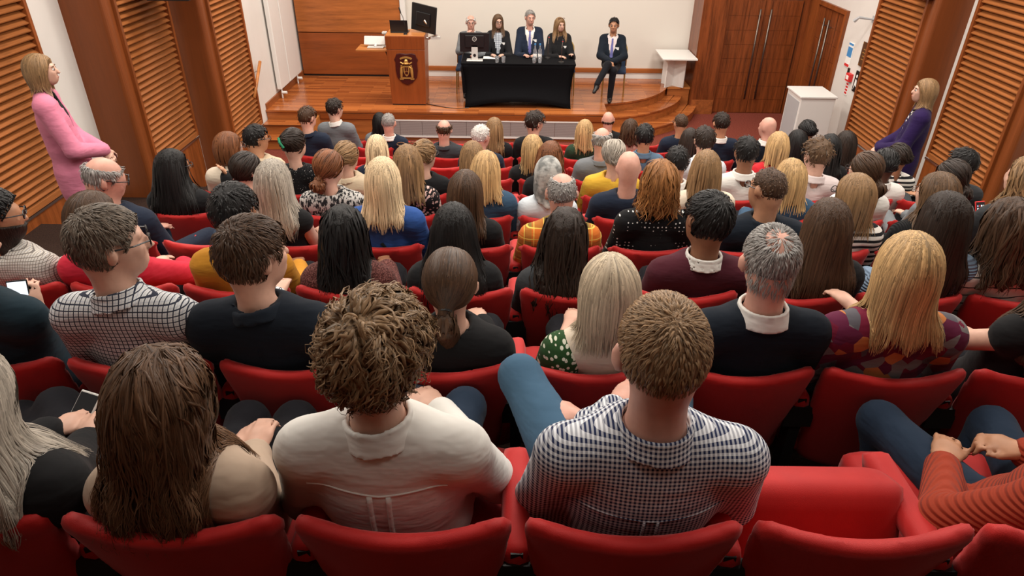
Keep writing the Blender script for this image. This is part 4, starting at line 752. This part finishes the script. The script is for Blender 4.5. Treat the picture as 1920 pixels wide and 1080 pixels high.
# sixth row
sit(5,431,247,52,f,'fair',('bob','auburn','L',.13),('jumper','cream','roll'),'person with a copper bob, glasses and a cream jumper',extra='glasses',w=.98)
sit(5,552,242,28,f,'fair',('bun','dk','tz',.035,'ty',-.095,'r',.05),('top','spark'),'person with dark hair in a green claw clip and a sparkly black top',extra='claw')
sit(5,651,265,25,f,'fair',('bun','dkblond','tz',-.02,'ty',-.10,'r',.04),('coat','beige','lapel'),'person with pinned up blonde hair and a beige coat')
sit(5,796,263,38,f,'fair',('bun','dkblond','tz',.03,'ty',-.09,'r',.05),('jumper','black'),'person with messy pinned blonde hair and a black jumper',extra='glasses')
sit(5,886,264,-3,f,'fair',('long','dkblond','L',.2,'wd',.08),('jumper','navy'),'person with straight dark blonde hair behind the denim jacket')
sit(5,1032,264,12,f,'fair',('curlyl','auburn','L',.20,'curl',.008),('jumper','black'),'person with wavy chestnut hair behind the headscarf')
sit(5,1150,261,-12,f,'fair',('bun','ashgrey','tz',-.03,'ty',-.08,'r',.045,'th',.014),('jumper','yellow'),'person with short grey blonde hair and a yellow jumper',w=1.02)
sit(5,1269,274,5,m,'tan',('short','black','th',.014),('shirt','w','col_w'),'person with black hair and a white shirt beside the ginger curls')
sit(5,1398,256,-5,m,'brown',('short','black','th',.014),('shirt','w','col_w'),'person with cropped black hair and a white shirt left of the blonde bob')
sit(5,1531,259,-18,m,'fair',('curly','mbrown','th',.022,'len',.045,'curl',.01),('shirt','pinkw','col_pinkw'),'person with curly brown hair and a pale pink shirt',extra='glasses')
sit(5,1658,278,-8,f,'dark',('bun','black','tz',.0,'ty',-.09,'r',.05,'th',.014),('blouse','w','col_w'),'person with pinned black braids and a white blouse')
sit(5,1802,277,-40,m,'tan',('short','black','th',.018),('jumper','charcoal'),'person with short black hair nearest the right louvres')
# seventh row
sit(6,481,234,52,m,'tan',('short','black','th',.016),('hoodie','beige','hood'),'person with black hair, glasses and a beige hooded top',extra='glasses')
sit(6,707,252,-5,f,'fair',('bob','ltblond','L',.19),('jumper','navy'),'person with a pale blonde bob behind the platinum hair')
sit(6,998,252,-8,f,'fair',('bob','blond','L',.19),('jumper','black'),'person with a golden bob and a black top behind chestnut hair')
sit(6,1128,238,8,m,'pink',('fringe','grey','th',.010,'fz',.06),('jacket','grey','lapel'),'balding grey person in a grey jacket behind the yellow jumper')
sit(6,1320,237,-2,m,'fair',('short','dk','th',.018),('shirt','wstr','col_w'),'person with dark hair and a pale striped shirt')
sit(6,1458,247,6,f,'fair',('bob','blond','L',.19),('jumper','red'),'person with a blonde bob and a red jumper')
sit(6,1554,251,-5,f,'fair',('long','black','L',.34,'wd',.09),('jumper','black'),'person with long black hair behind the pale pink shirt')
sit(6,1682,269,-20,f,'brown',('bun','dk','tz',.0,'ty',-.08,'bx',.05,'r',.05),('jumper','bwstripe'),'person with dark pinned hair and a striped jumper by the right aisle')
# front rows
sit(7,902,234,40,m,'pink',('buzz','white','th',.010,'len',.015),('jacket','navy','lapel'),'white haired person in a navy jacket leaning right')
sit(7,1208,233,4,m,'tan',('short','black','th',.016,'len',.05,'lift',.003),('shirt','ltdenim','col_ltdenim'),'person with slicked black hair and a denim shirt')
sit(7,1293,240,0,f,'fair',('long','dk','L',.25),('jumper','dark'),'person with long dark hair half hidden beside the striped shirt')
sit(7,1494,243,-5,f,'tan',('long','black','L',.26),('jumper','black'),'person with straight black hair right of the red jumper')
sit(7,1585,245,-8,f,'fair',('long','dk','L',.22),('blouse','tweed'),'person with dark brown hair and a rust patterned blouse')
sit(8,577,200,32,m,'fair',('short','brown','th',.012),('jacket','navy','lapel'),'person with short brown hair and a navy suit near the stage steps')
sit(8,833,224,8,m,'pink',('fringe','brown','th',.007,'fz',.05),('jacket','dgrey','lapel'),'balding person in a charcoal suit in front of the vent')
sit(8,927,220,10,f,'fair',('long','dkblond','L',.28,'wd',.085),('top','black'),'person with long golden hair and a black top near the stage')
sit(8,1003,208,55,m,'fair',('short','dk','th',.02,'len',.04,'lift',.016),('jacket','black'),'person with a dark quiff and glasses looking right',extra='glasses')
sit(8,1096,224,6,f,'fair',('long','blond','L',.22,'wd',.085),('jumper','green'),'person with straight blonde hair and a dark green top')
sit(8,1352,211,-4,m,'tan',('short','dk','th',.012),('jacket','navy','col_w'),'person with short dark hair and a navy suit by the carpet')
sit(8,1439,218,-35,m,'pink',('bald','grey'),('jacket','dnavy','col_w'),'bald person in a dark suit beside the white cabinet')
sit(8,1511,226,-25,f,'tan',('bun','black','tz',.02,'r',.045),('jumper','black'),'person with a black bun in front of the white cabinet')
sit(9,628,185,38,m,'fair',('short','dk','th',.016),('jacket','grey','col_w'),'person with dark hair and a light grey suit near the stage steps')
sit(9,729,213,2,m,'pink',('buzz','grey','th',.006,'len',.012),('jacket','navy','col_w'),'person with cropped grey hair and a navy suit by the vent')
sit(9,1181,223,6,f,'fair',('curlyl','brown','L',.19,'curl',.012),('blouse','dustpink'),'person with curly brown hair and a dusty pink top')
sit(9,1276,214,-12,m,'tan',('buzz','brown','th',.006,'len',.012),('jacket','navy'),'person with cropped hair and a navy jacket by the curved steps',extra='glasses')
sit(10,712,211,-10,f,'tan',('bob','black','L',.2),('jacket','grey'),'person with black hair half hidden at the left end of the vent')
sit(10,1140,209,3,m,'pink',('fringe','dk','th',.006,'fz',-.015),('jacket','black'),'bald person with a dark fringe in the front row')
# standing women
STANDJ = dict(pel=(0,.0,.0),knL=(-.09,.03,-.42),knR=(.09,.03,-.42),anL=(-.09,.0,-.82),anR=(.09,.0,-.82),hem=.20)
def stand(px, py, Y, zf, yaw, label, hair, top, legs, J, **kw):
    Cw = P(px,py,Y=Y); leg = .92; O = (Cw[0],Y,max(zf+leg-.0,Cw[2]-.80)); j = dict(STANDJ); dz = O[2]-leg-zf; j['anL'] = (-.09,0,-.80-dz); j['anR'] = (.09,0,-.80-dz); j.update(J)
    return person(label,Cw,O,-math.radians(yaw),kw.pop('hy',yaw),0,0,'f','fair',hair,top,legs=legs,lod=2,J=j,b=.0115,extra='stand face '+kw.pop('extra',''),**kw)
stand(78,131,5.3,TR(5),62,'standing person in a long pink blazer with clasped hands by the left louvres',('bob','dkblond','L',.13,'wx',.004,'n',1.2),('blazer','pink','vee','sh_black'),'dark',dict(wrL=(-.01,.24,.12),wrR=(.02,.25,.13),elL=(-.24,.04,.22),elR=(.24,.06,.22),hdL=(.6,.5,-.5),hdR=(-.6,.5,-.5),hem=.26,coat=.25),hy=68,w=1.02)
stand(1733,170,6.9,TR(7),-62,'standing person in a dark purple blazer with clasped hands by the right louvres',('bob','dkblond','L',.15,'n',1.25),('blazer','purple','vee','sh_bwstripe'),'stone',dict(wrL=(-.02,.24,.06),wrR=(.02,.25,.07),elL=(-.24,.04,.18),elR=(.24,.05,.18),hdL=(.6,.5,-.5),hdR=(-.6,.5,-.5),hem=.24,coat=.22),hy=-75,w=1.05)
# panel on the stage
def panel(px, py, Y, yaw, sex, skin, hair, top, label, J=None, seatlab='', extra='', tilt=4, rz=180, cx=0, **kw):
    Cw = P(px,py,Y=Y); O = (Cw[0],Y-.12,STG+.50); rb = math.radians(rz)
    banquet(Cw[0]+cx,Y+.06,rb,seatlab)
    return person(label,Cw,O,rb,yaw,tilt,0,sex,skin,hair,top,lod=3,J=J or {},b=.0115,extra='face badge '+extra,**kw)
TBJ = dict(wrL=(-.10,.36,.27),wrR=(.10,.36,.27),elL=(-.225,.12,.2),elR=(.225,.12,.2))
panel(883,42,12.95,175,m,'pink',('fringe','white','th',.008,'fz',.07),('jacket','grey','vee','col_w','sh_w'),'white haired panellist in glasses with a hand at the chin',dict(TBJ,wrR=(.07,.07,.545),elR=(.2,.17,.30),hdR=(-.45,-.35,.7)),'banquet chair behind the desktop monitor','rimless',cx=-.08)
panel(934,40,13.0,165,f,'fair',('long','mbrown','L',.24,'wd',.09),('cardigan','black','vee','sh_plaiddress'),'panellist with long brown hair, glasses and a checked dress',TBJ,'banquet chair under the panellist in the checked dress','glasses')
panel(994,33,13.0,165,m,'pink',('short','grey','th',.010,'rec',.014),('jacket','navy','vee','col_w','sh_w','tie_lilac'),'grey haired panellist in a navy suit and violet tie',TBJ,'banquet chair under the panellist in the violet tie','')
panel(1050,46,12.95,158,f,'fair',('long','dkblond','L',.27,'wd',.11),('blazer','black','vee','scoop','sh_black'),'blonde panellist in black with sunglasses in the hair, hands spread',dict(TBJ,wrR=(-.0,.34,.26),wrL=(-.2,.36,.30)),'banquet chair with a rounded blue back behind the blonde panellist','sunglasses',cx=.10)
panel(1151,47,12.9,192,m,'tan',('short','black','th',.012,'rec',.012),('jacket','dnavy','vee','col_w','sh_pinkw','tie_lilac'),'panellist with black hair sitting cross-legged beside the table',dict(wrL=(-.03,.34,.20),wrR=(.04,.35,.21),elL=(-.215,.07,.24),elR=(.215,.07,.24),hdL=(.6,.5,-.5),hdR=(-.6,.5,-.5),knL=(-.04,.45,.07),anL=(-.02,.45,-.40),knR=(.06,.50,.18),anR=(.22,.75,-.10),ftR=(.3,.8,-.5)),'gold banquet chair standing right of the table','',rz=172,cx=.09)
# things held
def phone(px, py, Y, rx, rz, mat, label, sz=(.075,.15), case='black_plastic', ry=0):
    c = P(px,py,Y=Y); r = tag(empty('phone',c),label,'phone'); r.rotation_euler = (rx,ry,rz); a, b = sz[0]/2, sz[1]/2
    box('case',(-a,-.004,-b),(a,.004,b),case,r,.003); box('screen',(-a+.004,-.0052,-b+.006),(a-.004,-.0042,b-.006),mat,r); return r
phone(38,560,YR(1)+.50,-.35,.25,'phone_screen','bright phone with a white page held at the left edge')
phone(150,783,YR(0)+.58,-.9,-.35,'phone_dark','black phone with a dark screen held in green cuffed hands',(.078,.16),'device_silver')
ph = phone(1838,398,YR(3)+.56,-.5,.2,'screen_dark','red cased phone showing coloured icons',(.07,.14),'red_sign')
for i in range(4):
    for j in range(6): box('icon',(-.026+i*.014,-.0062,-.055+j*.018),(-.017+i*.014,-.0054,-.045+j*.018),('phone_screen','red_sign','phone_icons','paper')[(i*3+j*2)%4],ph)
nb = tag(empty('notebook',P(1548,640,Y=YR(1)+.52)),'open white notebook on a lap beside the leaf print blouse','notebook'); nb.rotation_euler = (.5,0,.5); box('page_block',(-.08,-.1,0),(.08,.1,.008),'paper',nb); mb = MB(); [mb.box((-.084,-.095+.012*i,-.002),(-.076,-.09+.012*i,.012)) for i in range(16)]; mb.build('spiral','black_metal',nb)
